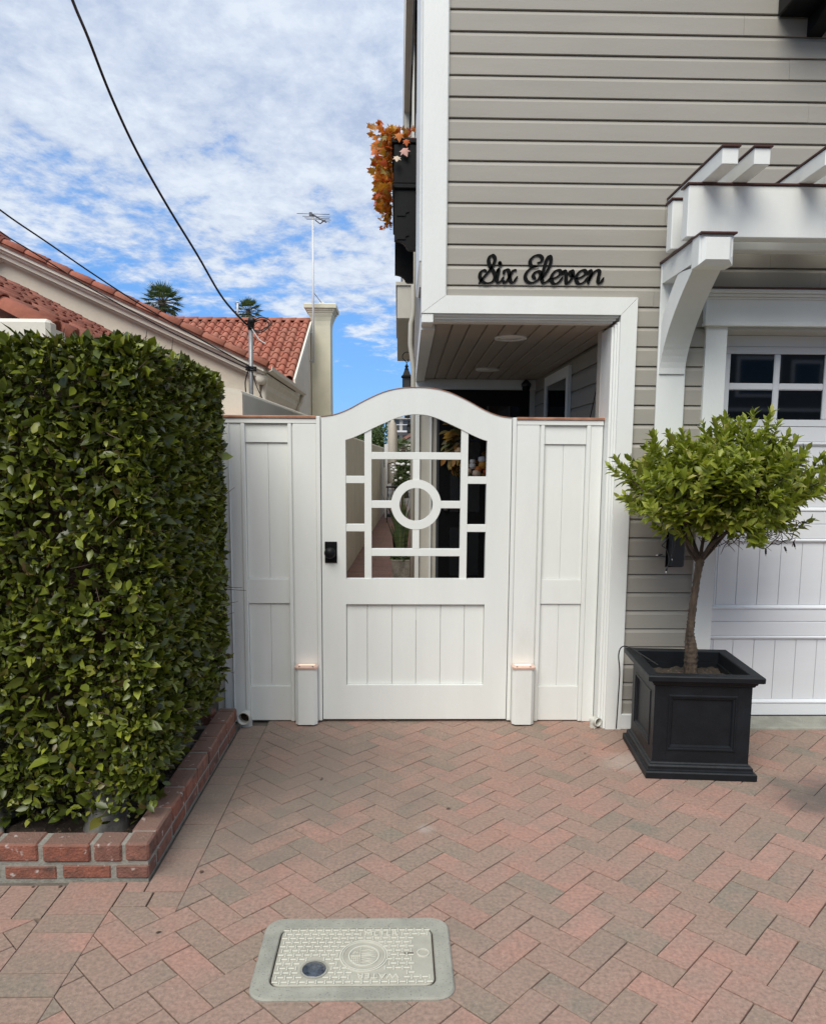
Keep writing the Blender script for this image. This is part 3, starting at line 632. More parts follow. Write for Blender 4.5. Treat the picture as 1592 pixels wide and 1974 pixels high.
# ---- house sign, nine script letters
SG = {'S': [[(188, 382), (232, 325), (285, 262), (318, 205), (326, 165), (306, 138), (281, 152), (272, 190), (288, 238), (316, 282), (326, 322), (306, 362), (258, 378), (216, 360), (198, 322), (205, 285), (228, 266), (252, 272)]],
      'i': [[(338, 292), (358, 256), (352, 300), (342, 345), (354, 370), (380, 356), (400, 326)], [(368, 206), (372, 216)]],
      'x': [[(398, 300), (412, 266), (440, 266), (450, 312), (460, 360), (484, 368), (516, 324)], [(512, 268), (484, 268), (458, 306), (436, 346), (412, 372), (396, 358)]],
      'E': [[(686, 204), (716, 196), (730, 166), (706, 140), (664, 144), (630, 178), (628, 216), (652, 236), (692, 236)], [(688, 237), (640, 246), (600, 280), (584, 322), (598, 358), (640, 374), (690, 350), (716, 306), (702, 276), (670, 284), (652, 316), (672, 338)]],
      'l': [[(716, 350), (766, 282), (798, 214), (803, 162), (788, 146), (768, 174), (744, 252), (726, 326), (738, 372), (772, 360), (802, 330)]],
      'e': [[(800, 342), (850, 326), (884, 296), (878, 268), (846, 270), (814, 306), (806, 350), (832, 382), (872, 366), (904, 326)]],
      'v': [[(898, 304), (918, 270), (932, 300), (932, 350), (940, 382), (972, 350), (992, 304), (984, 270), (964, 284), (980, 314), (1012, 322)]],
      'e2': [[(1010, 342), (1060, 326), (1098, 296), (1092, 268), (1060, 270), (1026, 306), (1018, 350), (1044, 382), (1086, 366), (1116, 328)]],
      'n': [[(1112, 304), (1136, 268), (1146, 292), (1130, 340), (1120, 380)], [(1124, 360), (1156, 302), (1194, 266), (1218, 280), (1208, 330), (1206, 366), (1226, 374), (1252, 334)]]}
sign = thing('house_sign', 'black script lettering reading Six Eleven on the grey siding', 'sign', (0.77, -0.14, 2.48))
for key, strokes in SG.items():
    mb = MB()
    for st in strokes:
        pts = [at(880 + x / 4.422, 460 + y_ / 4.422, -0.115) for x, y_ in st]
        c = catmull([(p[0], p[2]) for p in pts], 7); n = len(c); Lf, Rt = [], []
        for i, p in enumerate(c):
            d = c[min(i + 1, n - 1)] - c[max(i - 1, 0)]; d = d / (np.linalg.norm(d) + 1e-9); nn = np.array([-d[1], d[0]])
            thick = abs(d[1] * 0.93 + (0.37 * -d[0])) ** 1.6
            w = (0.0036 + 0.0068 * thick) * (1 if len(st) > 2 else 0.9)
            if n > 20: w *= min(1, .55 + min(i, n - 1 - i) / 8)
            Lf.append(p + nn * w); Rt.append(p - nn * w)
        mb.strip([tuple(q) for q in Lf], [tuple(q) for q in Rt], -0.1180, -0.1125)
        for q in (c[0], c[-1]) if len(st) == 2 else (c[-1],):
            r = .0105 if len(st) == 2 else .0042
            mb.prism([(q[0] + r * math.cos(a), q[1] + r * math.sin(a)) for a in np.linspace(0, 2 * math.pi, 12, endpoint=False)], -0.1182, -0.1123)
    c0 = at(880 + strokes[0][len(strokes[0]) // 2][0] / 4.422, 460 + strokes[0][len(strokes[0]) // 2][1] / 4.422, -0.135)
    mb.tube([(c0[0], -0.113, c0[2]), (c0[0], -0.108, c0[2])], 0.003, 6)
    mb.build('letter', 'sign_black', sign)

# ---- pergola over the garage
pg = thing('garage_pergola', 'white timber pergola with curved bracket and brown-capped rafters above garage door', 'pergola', (1.5, -0.2, 1.4))
def beam(y0, y1, nm):
    b = B(1.381, 3.85, y0, y1, 2.617, 2.856, c=0.004).build(nm, 'white_paint', pg)
    B(1.372, 3.85, y0 - .009, y1 + .009, 2.8565, 2.866, c=0.002).build('cap', 'brown_metal', b)
beam(-0.575, -0.500, 'beam'); beam(-0.362, -0.290, 'beam')
for x in (1.441, 1.585, 1.905, 2.05, 2.37, 2.515, 2.83, 2.98, 3.30, 3.45):
    r_ = B(x, x + 0.073, -0.80, -0.1125, 2.8665, 2.938, c=0.003).build('rafter', 'white_paint', pg)
    B(x - 0.007, x + 0.080, -0.81, -0.1125, 2.9385, 2.948, c=0.002).build('cap', 'brown_metal', r_)
def bracket(x0):
    x1 = x0 + 0.155
    bk = B(x0, x1, -0.130, -0.1125, 1.35, 2.606, c=0.003).build('bracket', 'white_paint', pg)
    arm = MB()
    arm.prism([(-0.1305, 2.606), (-0.1305, 2.500), (-0.56, 2.500), (-0.575, 2.478), (-0.63, 2.478), (-0.655, 2.505), (-0.655, 2.606)], x0 + .004, x1 - .004, 'x')
    # chamfered end block
    arm.add([(x0 - .004, -.645, 2.470), (x1 + .004, -.645, 2.470), (x1 + .004, -.645, 2.6065), (x0 - .004, -.645, 2.6065), (x0 + .022, -.668, 2.492), (x1 - .022, -.668, 2.492), (x1 - .022, -.668, 2.590), (x0 + .022, -.668, 2.590),
             (x0 - .004, -.560, 2.470), (x1 + .004, -.560, 2.470), (x1 + .004, -.560, 2.6065), (x0 - .004, -.560, 2.6065)],
            [(4, 5, 6, 7), (0, 1, 5, 4), (1, 2, 6, 5), (2, 3, 7, 6), (3, 0, 4, 7), (8, 9, 1, 0), (9, 10, 2, 1), (10, 11, 3, 2), (11, 8, 0, 3), (8, 11, 10, 9)])
    arm.build('arm', 'white_paint', bk)
    B(x0 - .010, x1 + .010, -0.675, -0.1125, 2.607, 2.6165, c=0.002).build('cap', 'brown_metal', bk)
    out = []; inn = []
    for i in range(15):
        t_ = i / 14; a = t_ * math.pi / 2 * 0.93
        out.append((-0.1310 - 0.46 * (1 - math.cos(a)) ** 0.92, 2.02 + 0.46 * math.sin(a)))
    for i, (y_, z_) in enumerate(out):
        d = np.array(out[min(i + 1, 14)]) - np.array(out[max(i - 1, 0)]); d /= np.linalg.norm(d); q = np.array([y_, z_]) + np.array([d[1], -d[0]]) * 0.105
        inn.append((min(q[0], -0.1308) if False else q[0], q[1]))
    # outer curve faces the street; the timber is 0.10 deep behind it, cut flush to the wall board and the arm
    pl = out + [(-0.50, 2.499), (-0.36, 2.499)] + [(-0.30, 2.42), (-0.235, 2.30), (-0.19, 2.18), (-0.155, 2.08), (-0.1308, 2.02)][:-1] + [(-0.1308, 2.05)]
    fr = [(-0.1308, 2.022)] + [(-0.1308 - 0.012 - 0.40 * (t_ ** 1.75), 2.022 + 0.46 * t_) for t_ in np.linspace(0, 1, 14)] + [(-0.57, 2.484), (-0.57, 2.4995), (-0.40, 2.4995)]
    bk_ = [(-0.400, 2.47), (-0.33, 2.37), (-0.26, 2.25), (-0.20, 2.13), (-0.1308, 2.03)]
    # build as strips so that the side faces stay clean
    top = []; low = []
    for t_ in np.linspace(0, 1, 16):
        zf = 2.022 + 0.458 * t_; yf = -0.140 - 0.415 * t_ ** 1.75
        top.append((yf, zf)); low.append((min(-0.1307, yf + 0.03 + 0.125 * min(1, t_ * 1.6)), min(2.4985, zf + 0.055 * t_)))
    v = []; f = []
    for xx in (x0 + .008, x1 - .008):
        v += [(xx, p[0], p[1]) for p in top] + [(xx, p[0], p[1]) for p in low]
    n = len(top)
    for i in range(n - 1):
        f += [(i, i + 1, n + i + 1, n + i), (2 * n + i, 3 * n + i, 3 * n + i + 1, 2 * n + i + 1), (i, 2 * n + i, 2 * n + i + 1, i + 1), (n + i, n + i + 1, 3 * n + i + 1, 3 * n + i)]
    f += [(0, n, 3 * n, 2 * n), (n - 1, 3 * n - 1, 4 * n - 1, 2 * n - 1)]
    MB().add(v, f).build('curved_brace', 'white_paint', bk)
bracket(1.420); bracket(3.62)

# ================================================================== GATE AND FENCE
GC = 0.1065
def arch_outer(x):
    t = abs(x - GC); xs = [0, .087, .181, .2875, .394, .466, .545]; zs_ = [1.950, 1.9455, 1.9245, 1.878, 1.8215, 1.7955, 1.784]
    return _smooth(t, xs, zs_)
def arch_inner(x):
    t = abs(x - GC); xs = [0, .065, .127, .1395, .253, .297, .4025]; zs_ = [1.802, 1.796, 1.777, 1.7715, 1.720, 1.6975, 1.656]
    return _smooth(t, xs, zs_)
def _smooth(t, xs, zs_):
    # monotone cubic through the survey points
    n = len(xs); dl = [(zs_[i + 1] - zs_[i]) / (xs[i + 1] - xs[i]) for i in range(n - 1)]
    m_ = [0.0] + [(dl[i - 1] + dl[i]) / 2 for i in range(1, n - 1)] + [dl[-1] * .6]
    i = max(j for j in range(n - 1) if t >= xs[j] or j == 0); h = xs[i + 1] - xs[i]; s = (t - xs[i]) / h
    return (2 * s ** 3 - 3 * s * s + 1) * zs_[i] + (s ** 3 - 2 * s * s + s) * h * m_[i] + (-2 * s ** 3 + 3 * s * s) * zs_[i + 1] + (s ** 3 - s * s) * h * m_[i + 1]
gate = thing('garden_gate', 'white arched wooden gate with open lattice window and black knob', 'gate', (GC, 0.02, 0.0))
GL, GR, OL, OR = -0.434, 0.647, -0.296, 0.509
T0, T1 = 0.0, 0.045
def xs_(a, b, n): return [a + (b - a) * i / (n - 1) for i in range(n)]
for (a, b) in ((GL, OL), (OR, GR)):
    X = xs_(a, b, 9); MB().strip([(x, arch_outer(x)) for x in X], [(x, 0.018) for x in X], T0, T1).build('stile', 'gate_paint', gate)
X = xs_(OL, OR, 49); MB().strip([(x, arch_outer(x)) for x in X], [(x, arch_inner(x)) for x in X], T0, T1).build('arched_rail', 'gate_paint', gate)
B(OL, OR, T0, T1, 0.710, 0.859).build('lock_rail', 'gate_paint', gate)
B(OL, OR, T0, T1, 0.018, 0.225).build('bottom_rail', 'gate_paint', gate)
bxs = [-0.2955, -0.174, -0.029, 0.112, 0.255, 0.395, 0.5085]
for a, b in zip(bxs[:-1], bxs[1:]): B(a + .0008, b - .0008, 0.018, 0.036, 0.2255, 0.7095, c=0.003).build('board', 'gate_paint', gate)
def mun(x0, x1, z0, z1): B(x0, x1, 0.006, 0.040, z0, z1, c=0.0015).build('muntin', 'gate_paint', gate)
for (a, b) in ((-0.189, -0.149), (0.361, 0.401)):
    X = xs_(a, b, 3); MB().strip([(x, arch_inner(x)) for x in X], [(x, 0.859) for x in X], 0.0055, 0.0405).build('muntin', 'gate_paint', gate)
mun(-0.149, 0.361, 1.548, 1.589); mun(-0.149, 0.361, 0.992, 1.035)
for (a, b) in ((-0.296, -0.189), (0.401, 0.509)): mun(a, b, 1.411, 1.453); mun(a, b, 1.134, 1.177)
mun(-0.149, GC - 0.141, 1.270, 1.312); mun(GC + 0.141, 0.361, 1.270, 1.312)
mun(0.0865, 0.1265, 1.291 + 0.141, 1.548); mun(0.0865, 0.1265, 1.035, 1.291 - 0.141)
rg = MB(); S = 64; v = []; f = []
for y_ in (0.004, 0.042):
    for r_ in (0.0955, 0.1435): v += [(GC + r_ * math.cos(2 * math.pi * k / S), y_, 1.291 + r_ * math.sin(2 * math.pi * k / S)) for k in range(S)]
for k in range(S):
    j = (k + 1) % S; f += [(k, j, S + j, S + k), (2 * S + k, 3 * S + k, 3 * S + j, 2 * S + j), (k, 2 * S + k, 2 * S + j, j), (S + k, S + j, 3 * S + j, 3 * S + k)]
rg.add(v, f).build('ring', 'gate_paint', gate)
X = xs_(GL + .001, GR - .001, 61); MB().strip([(x, arch_outer(x) + .0035) for x in X], [(x, arch_outer(x) + .0005) for x in X], -0.004, 0.049).build('copper_cap', 'copper', gate)
B(-0.417, -0.347, -0.008, -0.0005, 0.953, 1.076, c=0.002).build('latch_plate', 'black_paint', gate)
kn = MB(); pr = [(0.0, -0.055), (0.012, -0.054), (0.026, -0.048), (0.033, -0.036), (0.032, -0.026), (0.022, -0.018), (0.014, -0.014), (0.014, -0.0085)]
v = []; S = 24
for (r_, y_) in pr: v += [(-0.385 + r_ * math.cos(2 * math.pi * k / S), y_, 1.013 + r_ * math.sin(2 * math.pi * k / S)) for k in range(S)]
f = [(i * S + k, i * S + (k + 1) % S, (i + 1) * S + (k + 1) % S, (i + 1) * S + k) for i in range(len(pr) - 1) for k in range(S)]
kn.add(v, f, True).build('knob', 'black_paint', gate)

def fence(mir, label, groupn):
    X_ = (lambda x: 2 * GC - x) if mir else (lambda x: x)
    t = thing('fence_panel', label, 'fence panel', (X_(-0.72), 0.04, 0), groupn)
    def bx(nm, a, b, y0, y1, z0, z1, c=0.002, m='white_paint', par=None): return B(X_(a), X_(b), y0, y1, z0, z1, c=c).build(nm, m, par or t)
    xl = -1.010 if not mir else -0.957
    bx('header', -0.4615, xl, -0.004, 0.09, 1.7465, 1.7750)
    bx('copper_cap', -0.460, xl - .006, -0.012, 0.10, 1.7755, 1.790, m='copper')
    bx('gate_post', -0.4610, -0.4385, -0.010, 0.09, 0.012, 1.787)
    bx('pilaster', -0.594, -0.4615, -0.002, 0.09, 0.004, 1.746, c=0.003)
    bx('bead', -0.600, -0.5945, 0.006, 0.09, 0.004, 1.746)
    bx('stile', -0.6225, -0.6005, -0.003, 0.09, 0.004, 1.746, c=0.003)
    bx('stile', -0.8865, -0.8635, -0.003, 0.09, 0.004, 1.746, c=0.003)
    bx('end_post', xl, -0.887, 0.003, 0.09, 0.0, 1.746, c=0.003)
    if not mir: bx('post_bead', -0.957, -0.951, -0.006, 0.002, 0.0, 1.745)
    bx('rail', -0.863, -0.623, 0.012, 0.08, 1.639, 1.746)
    bx('rail', -0.863, -0.623, 0.012, 0.08, 0.711, 0.856)
    bx('rail', -0.863, -0.623, 0.012, 0.08, 0.006, 0.216)
    for (a, b) in ((-0.8625, -0.7375), (-0.7365, -0.6235)):
        bx('board', a, b, 0.022, 0.078, 0.857, 1.638, c=0.0025); bx('board', a, b, 0.022, 0.078, 0.217, 0.710, c=0.0025)
    return t
fence(False, 'white panelled fence section with copper cap between hedge and gate', None)
fence(True, 'white panelled fence section with copper cap between gate and house jamb', None)
def post_light(mir, label):
    X_ = (lambda x: 2 * GC - x) if mir else (lambda x: x)
    t = thing('post_light', label, 'post light', (X_(-0.525), -0.04, 0), 'low lights in front of the gate posts')
    a, b = sorted((X_(-0.588), X_(-0.462))); yb, yf = -0.0105, -0.078
    pl = [(a, yb), (a, yf + .018), (a + .018, yf), (b - .018, yf), (b, yf + .018), (b, yb)]
    MB().prism(pl, 0.010, 0.342, 'z').build('housing', 'white_paint', t)
    MB().prism([(a + .012, yb), (a + .012, yf + .03), (b - .012, yf + .03), (b - .012, yb)], -0.006, 0.0095, 'z').build('foot', 'fixture_grey', t)
    a -= .004; b += .004; yf -= .005
    MB().prism([(a, yb), (a, yf + .016), (a + .016, yf), (b - .016, yf), (b, yf + .016), (b, yb)], 0.3425, 0.353, 'z').build('copper_cap', 'copper_lit', t)
    B(a + .02, b - .02, yb - .022, yb - .004, 0.3535, 0.3565).build('lamp', 'lamp_glow', t)
    for xx in (a + .028, b - .028): MB().lathe([(.005, .3535), (.004, .356), (0, .3565)], xx, yf + .02, 8).build('screw', 'brown_metal', t)
post_light(False, 'low chamfered white post light with copper top left of the gate')
post_light(True, 'low chamfered white post light with copper top right of the gate')

def drain(x, y, r, label, ang):
    t = thing('drain_pipe', label, 'drain pipe', (x, y, 0)); c, s_ = math.cos(ang), math.sin(ang)
    mb = MB(); pts = [(x, y, -0.02), (x, y, r * .7), (x - .15 * r * s_, y - .25 * r * c, r * 1.25), (x - .7 * r * s_, y - r * .9 * c, r * 1.6), (x - 1.3 * r * s_, y - r * 1.5 * c, r * 1.66)]
    mb.tube(pts, r * .96, 20, cap=False).build('elbow', 'pvc', t)
    e = Vector(pts[-1]); d = Vector((-s_, -c, 0.0)).normalized(); uu = Vector((0, 0, 1)); w = d.cross(uu); v = []; S = 24
    for (rr, dd) in ((r * .96, -.004), (r * 1.10, -.006), (r * 1.10, .006), (r * .90, .007), (r * .84, -.02), (r * .84, -.05)):
        for k in range(S):
            a = 2 * math.pi * k / S; v.append(e + d * dd + (uu * math.cos(a) + w * math.sin(a)) * rr)
    f = [(i * S + k, i * S + (k + 1) % S, (i + 1) * S + (k + 1) % S, (i + 1) * S + k) for i in range(5) for k in range(S)]
    MB().add(v, f, True).build('socket', 'pvc', t)
    MB().add([e + d * -.045 + (uu * math.cos(2 * math.pi * k / S) + w * math.sin(2 * math.pi * k / S)) * r * .84 for k in range(S)], [tuple(range(S))]).build('bore', 'soil', t)
drain(-0.876, -0.055, 0.036, 'larger white drain elbow beside the brick bed corner', 0.1)
drain(1.152, -0.085, 0.024, 'small white drain elbow at the foot of the porch jamb', -0.5)

# ================================================================== BRICK BED AND HEDGE
bed = thing('brick_planter_bed', 'low red brick planter bed with mortar joints under the hedge', 'planter bed', (-1.6, -1.0, 0))
BX, BYF, BYB = -0.908, -1.682, -0.165
mo = MB().box(-2.6, BX - .008, BYF + .008, BYF + .093, -.02, .136).box(BX - .093, BX - .008, BYF + .0935, BYB, -.02, .136)
mo.build('mortar', 'mortar', bed)
bed_meshes = {}
def brick(x0, x1, y0, y1, z0, z1):
    key = tuple(round(v, 2) for v in (x1 - x0, y1 - y0, z1 - z0)); sx, sy, sz = (x1 - x0) / 2, (y1 - y0) / 2, (z1 - z0) / 2
    if key not in bed_meshes: bed_meshes[key] = B(-sx, sx, -sy, sy, -sz, sz, c=0.007).mesh('brick')
    obj('brick', bed_meshes[key], 'red_brick', bed, Matrix.Translation(((x0 + x1) / 2 + random.gauss(0, .0012), (y0 + y1) / 2 + random.gauss(0, .0012), (z0 + z1) / 2 + random.gauss(0, .001))) @ Matrix.Rotation(random.gauss(0, .008), 4, 'Z') @ Matrix.Rotation(random.gauss(0, .006), 4, 'Y'))
x = BX
for i, l in enumerate([.086, .102, .172, .15, .19, .11, .18, .19, .12, .19, .19, .19]):      # top course, front
    brick(x - l, x, BYF, BYF + .098, .072, .142); x -= l + .015
x = BX - .004
for i, l in enumerate([.122, .180, .195, .19, .12, .19, .19, .19, .19, .19]):                 # lower course, front
    brick(x - l, x, BYF + .004, BYF + .095, .002, .058); x -= l + .016
y = BYF + .108
while y < BYB - .05:
    l = min(.185, BYB - y); brick(BX - .098, BX, y, y + l, .072, .142); y += l + .009
y = BYF + .105
while y < BYB - .05:
    l = min(.19, BYB - y); brick(BX - .095, BX - .004, y, y + l, .002, .058); y += l + .012
y = -0.165
x = -1.02
while x > -2.5: brick(x - .19, x, BYB - .098, BYB, .072, .142); x -= .20
so_ = MB(); nx, ny = 28, 26; v = []; f = []
for j in range(ny + 1):
    for i in range(nx + 1): v.append((-2.6 + 1.60 * i / nx, BYF + .09 + (BYB - .10 - BYF - .09 + .0) * j / ny, .060 + random.uniform(-.012, .016)))
for j in range(ny):
    for i in range(nx): a = j * (nx + 1) + i; f.append((a, a + 1, a + nx + 2, a + nx + 1))
so_.add(v, f, True).build('soil', 'soil', bed)

hedge = thing('clipped_hedge', 'tall clipped box-shaped hedge with glossy green leaves left of the gate', 'hedge', (-1.7, -0.95, 0.06))
HX1, HY0, HY1, HZ0, HZ1 = -0.955, -1.50, -0.22, 0.235, 1.975
HX0 = -2.9
def bumpf(a, b): return .022 * np.sin(a * 7.1 + 1.3 * np.sin(b * 4.3)) + .018 * np.sin(b * 9.7 + 2.1 * np.sin(a * 5.2)) + .010 * np.sin(a * 23 + b * 17)
def hedge_points(n, kind):
    d = np.minimum(rng.exponential(.070, n), .32) - .014
    if kind == 'front':
        x = rng.uniform(HX0, HX1 + .02, n); z = HZ0 - .10 + (HZ1 - HZ0 + .10) * rng.random(n)
        y = HY0 - bumpf(x, z) + d; nr = np.tile([0., -1, 0.15], (n, 1)); p = np.stack([x, y, z], 1)
    elif kind == 'right':
        y = rng.uniform(HY0 - .02, HY1, n); z = HZ0 + .02 + (HZ1 - HZ0) * rng.random(n)
        taper = np.clip((1.1 - z) / 1.0, 0, 1) * .05 + np.clip((0.5 - z) / .4, 0, 1) * .06
        x = HX1 + .040 + bumpf(y + 3, z) - d - taper; nr = np.tile([1., 0, 0.15], (n, 1)); p = np.stack([x, y, z], 1)
    else:
        x = rng.uniform(HX0, HX1 + .03, n); y = rng.uniform(HY0, HY1, n); z = HZ1 + .012 + bumpf(x, y) - d + .035 * np.clip((y + 1.2) / 1.0, 0, 1); nr = np.tile([0., 0, 1.], (n, 1)); p = np.stack([x, y, z], 1)
    # round the vertical and top edges
    q = p.copy(); cr = .065
    ex = np.clip(q[:, 0] - (HX1 - cr), 0, None); ey = np.clip((HY0 + cr) - q[:, 1], 0, None); ez = np.clip(q[:, 2] - (HZ1 - cr), 0, None)
    rr = np.sqrt(ex ** 2 + ey ** 2 + ez ** 2); k = np.where(rr > cr, cr / np.maximum(rr, 1e-6), 1)
    q[:, 0] -= ex * (1 - k); q[:, 1] += ey * (1 - k); q[:, 2] -= ez * (1 - k)
    en = np.stack([ex, -ey, ez], 1); nr = nr + np.where(rr[:, None] > cr * .6, 1.2 * unit(en), 0)
    return q, unit(nr), d
PP, NN, DD = [], [], []
for kd, n in (('front', 30000), ('right', 31000), ('top', 15000)):
    a, b, c = hedge_points(n, kd)
    if kd != 'top':                                      # sparse woody patches
        w = a[:, 0] if kd == 'front' else a[:, 1]
        hole = np.zeros(n, bool)
        for (w0, z0, r0) in ((-1.12, 1.12, .13), (-1.05, .86, .12), (-1.30, 1.30, .09), (-.75, .95, .14), (-.55, .62, .13), (-1.0, .55, .12), (-1.25, .62, .10), (-.45, 1.2, .10), (-.35, .40, .14)):
            hole |= ((w - w0) ** 2 + (a[:, 2] - z0) ** 2 < r0 ** 2) & (rng.random(n) < .62)
        low = rng.random(n) < np.clip((.30 - a[:, 2]) / .32, 0, .45)
        keep = ~(hole | low); a, b, c = a[keep], b[keep], c[keep]
    PP.append(a); NN.append(b); DD.append(c)
P = np.concatenate(PP); Nn = np.concatenate(NN); D = np.concatenate(DD); n = len(P)
ax = Nn * .45 + rng.normal(0, .62, (n, 3)) + np.array([0, 0, .22]); nm = Nn * .8 + rng.normal(0, .55, (n, 3)) + np.array([0, 0, .5])
ln = np.clip(rng.normal(.034, .011, n), .015, .068) * np.where(D < .01, 1.18, 1.0)
out = rng.random(n) < .04; ln[out] *= 1.45
stuff(obj('foliage', leaves('hedge_leaves', P, ax, nm, ln, .50, .16, .12), 'hedge_leaf', hedge))
tw = MB()
for i in range(2600):
    j = rng.integers(0, n); p = P[j] - Nn[j] * rng.uniform(.02, .16); d = unit((Nn[j] * .7 + rng.normal(0, .7, 3) + np.array([0, 0, .5]))[None])[0]; l = rng.uniform(.05, .16)
    tw.tube([p, p + d * l * .5 + rng.normal(0, .008, 3), p + d * l], [.0028, .0022, .0012], 4, cap=False)
stuff(tw.build('twigs', 'twig', hedge))
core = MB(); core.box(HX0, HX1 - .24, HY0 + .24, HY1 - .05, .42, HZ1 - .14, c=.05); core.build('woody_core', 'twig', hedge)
for (x, y, r0) in ((-1.17, -1.40, .078), (-1.14, -1.02, .05), (-1.10, -.62, .045), (-1.62, -1.40, .05)):
    tk = MB(); tk.tube([(x, y, .03), (x, y, .07), (x + .005, y, .13), (x - .01, y + .03, .28), (x - .04, y + .16, .5), (x - .12, y + .34, 1.1)], [r0 * 1.25, r0 * 1.12, r0 * 1.0, r0 * .8, r0 * .5, r0 * .25], 14)
    for k in range(0 if x == -1.17 else 3):
        a = k * 2.1 + x * 7; tk.tube([(x, y, .11), (x + math.cos(a) * r0 * 1.4, y + math.sin(a) * r0 * 1.4, .085), (x + math.cos(a) * r0 * 2.7, y + math.sin(a) * r0 * 2.7, .055)], [r0 * .5, r0 * .38, r0 * .15], 8)
    tk.build('trunk', 'bark_grey', hedge)

# ================================================================== PLANTER WITH ORANGE TREE
PLX, PLY, PA = 1.508, -0.565, R(-4.8)
pl = thing('square_planter', 'square black panelled planter with moulded rim holding the orange tree', 'planter', (PLX, PLY, 0))
pm = Matrix.Translation((PLX, PLY, 0)) @ Matrix.Rotation(PA, 4, 'Z') @ Matrix.Diagonal((1, 1, 1.05, 1))
def pbuild(mb, name, m, par=None):
    o = obj(name, mb.mesh(name), m, par or pl); o.data.transform(pm); return o
def ring(mb, prof, closed=False):                         # square moulding swept round: prof (half width, z)
    v = []; n = len(prof)
    for (h, z_) in prof: v += [(-h, -h, z_), (h, -h, z_), (h, h, z_), (-h, h, z_)]
    f = [(i * 4 + k, i * 4 + (k + 1) % 4, (i + 1) * 4 + (k + 1) % 4, (i + 1) * 4 + k) for i in range(n - 1) for k in range(4)]
    return mb.add(v, f)
pbuild(ring(MB(), [(.262, .0), (.266, .004), (.266, .030), (.262, .036), (.252, .038), (.250, .044), (.250, .056), (.244, .063), (.236, .066), (.232, .072), (.2315, .080)]), 'base_moulding', 'planter_black')
pbuild(ring(MB(), [(.2325, .440), (.240, .444), (.243, .452), (.249, .455), (.251, .463), (.268, .468), (.274, .472), (.275, .492), (.272, .497), (.222, .498), (.218, .494), (.214, .38), (.205, .34)]), 'rim', 'planter_black')
for k in range(4):
    rm = Matrix.Rotation(k * math.pi / 2, 4, 'Z')
    def side(mb, nm):
        o = obj(nm, mb.mesh(nm), 'planter_black', pl); o.data.transform(pm @ rm); return o
    # frame of the side with a sunk panel
    side(MB().box(-.2315, -.166, -.2315, -.205, .0805, .4395).box(.166, .2315 - .0268, -.2315, -.205, .0805, .4395).box(-.1655, .1655, -.2315, -.205, .0805, .128).box(-.1655, .1655, -.2315, -.205, .398, .4395), 'side_frame')
    sp2 = MB(); pr = [(0, -.2315), (.004, -.2365), (.010, -.2365), (.013, -.231), (.020, -.230), (.026, -.219)]
    v = []
    for (d_, y_) in pr: v += [(-.166 + d_, y_, .128 + d_), (.166 - d_, y_, .128 + d_), (.166 - d_, y_, .398 - d_), (-.166 + d_, y_, .398 - d_)]
    f = [(i * 4 + a, i * 4 + (a + 1) % 4, (i + 1) * 4 + (a + 1) % 4, (i + 1) * 4 + a) for i in range(len(pr) - 1) for a in range(4)] + [(20, 21, 22, 23)]
    side(sp2.add(v, f), 'sunk_panel')
sg = MB(); v = []; f = []; nx = 16
for j in range(nx + 1):
    for i in range(nx + 1): v.append((-.213 + .426 * i / nx, -.213 + .426 * j / nx, .415 + random.uniform(-.010, .010) + .012 * math.exp(-((i - 8) ** 2 + (j - 8) ** 2) / 12)))
for j in range(nx):
    for i in range(nx): a = j * (nx + 1) + i; f.append((a, a + 1, a + nx + 2, a + nx + 1))
pbuild(sg.add(v, f, True), 'soil', 'soil')

tree = thing('orange_tree', 'small standard orange tree with slim brown trunk and round leafy crown', 'tree', (1.54, -0.5, 0.42))
tb = MB()
tp = [(1.545, -.5, .405), (1.540, -.5, .50), (1.538, -.5, .59), (1.528, -.5, .66), (1.531, -.5, .73), (1.535, -.5, .80), (1.546, -.5, .92), (1.556, -.5, 1.02), (1.562, -.5, 1.07)]
tp2 = catmull(tp, 9)
rad = np.interp(np.linspace(0, 1, len(tp2)), [0, .25, .36, .45, .8, 1], [.033, .033, .024, .020, .018, .024]) * (1 + .07 * np.sin(np.arange(len(tp2)) * 2.3))
tb.tube(tp2, list(rad), 18)
tb.v = [tuple(np.array(tp2[i // 18]) + (np.array(p) - np.array(tp2[i // 18])) * (.94 + .13 * math.sin((i % 18) * 2.1 + .5 * math.sin(i // 18 * .6)) + random.uniform(-.10, .10))) for i, p in enumerate(tb.v)]
CC = np.array([1.675, -.47, 1.405]); CRd = np.array([.50, .43, .31])
tips = []
def limb(p0, p1, r0, r1, sag=.0):
    p0 = np.array(p0); p1 = np.array(p1); md = (p0 + p1) / 2 + rng.normal(0, .02, 3) + np.array([0, 0, sag]); tb.tube(catmull([p0, md, p1], 5), list(np.linspace(r0, r1, 11)), 8, cap=False); return md
mains = [((1.558, -.5, 1.03), (1.48, -.50, 1.27)), ((1.560, -.5, 1.05), (1.50, -.36, 1.32)), ((1.562, -.5, 1.06), (1.60, -.55, 1.34)), ((1.562, -.5, 1.04), (1.74, -.52, 1.28)), ((1.566, -.5, 1.05), (1.82, -.42, 1.33)), ((1.560, -.5, 1.05), (1.70, -.64, 1.25)), ((1.560, -.5, 1.05), (1.42, -.57, 1.25))]
ends = []
for a, b in mains:
    limb(a, b, .011, .006); ends.append(np.array(b))
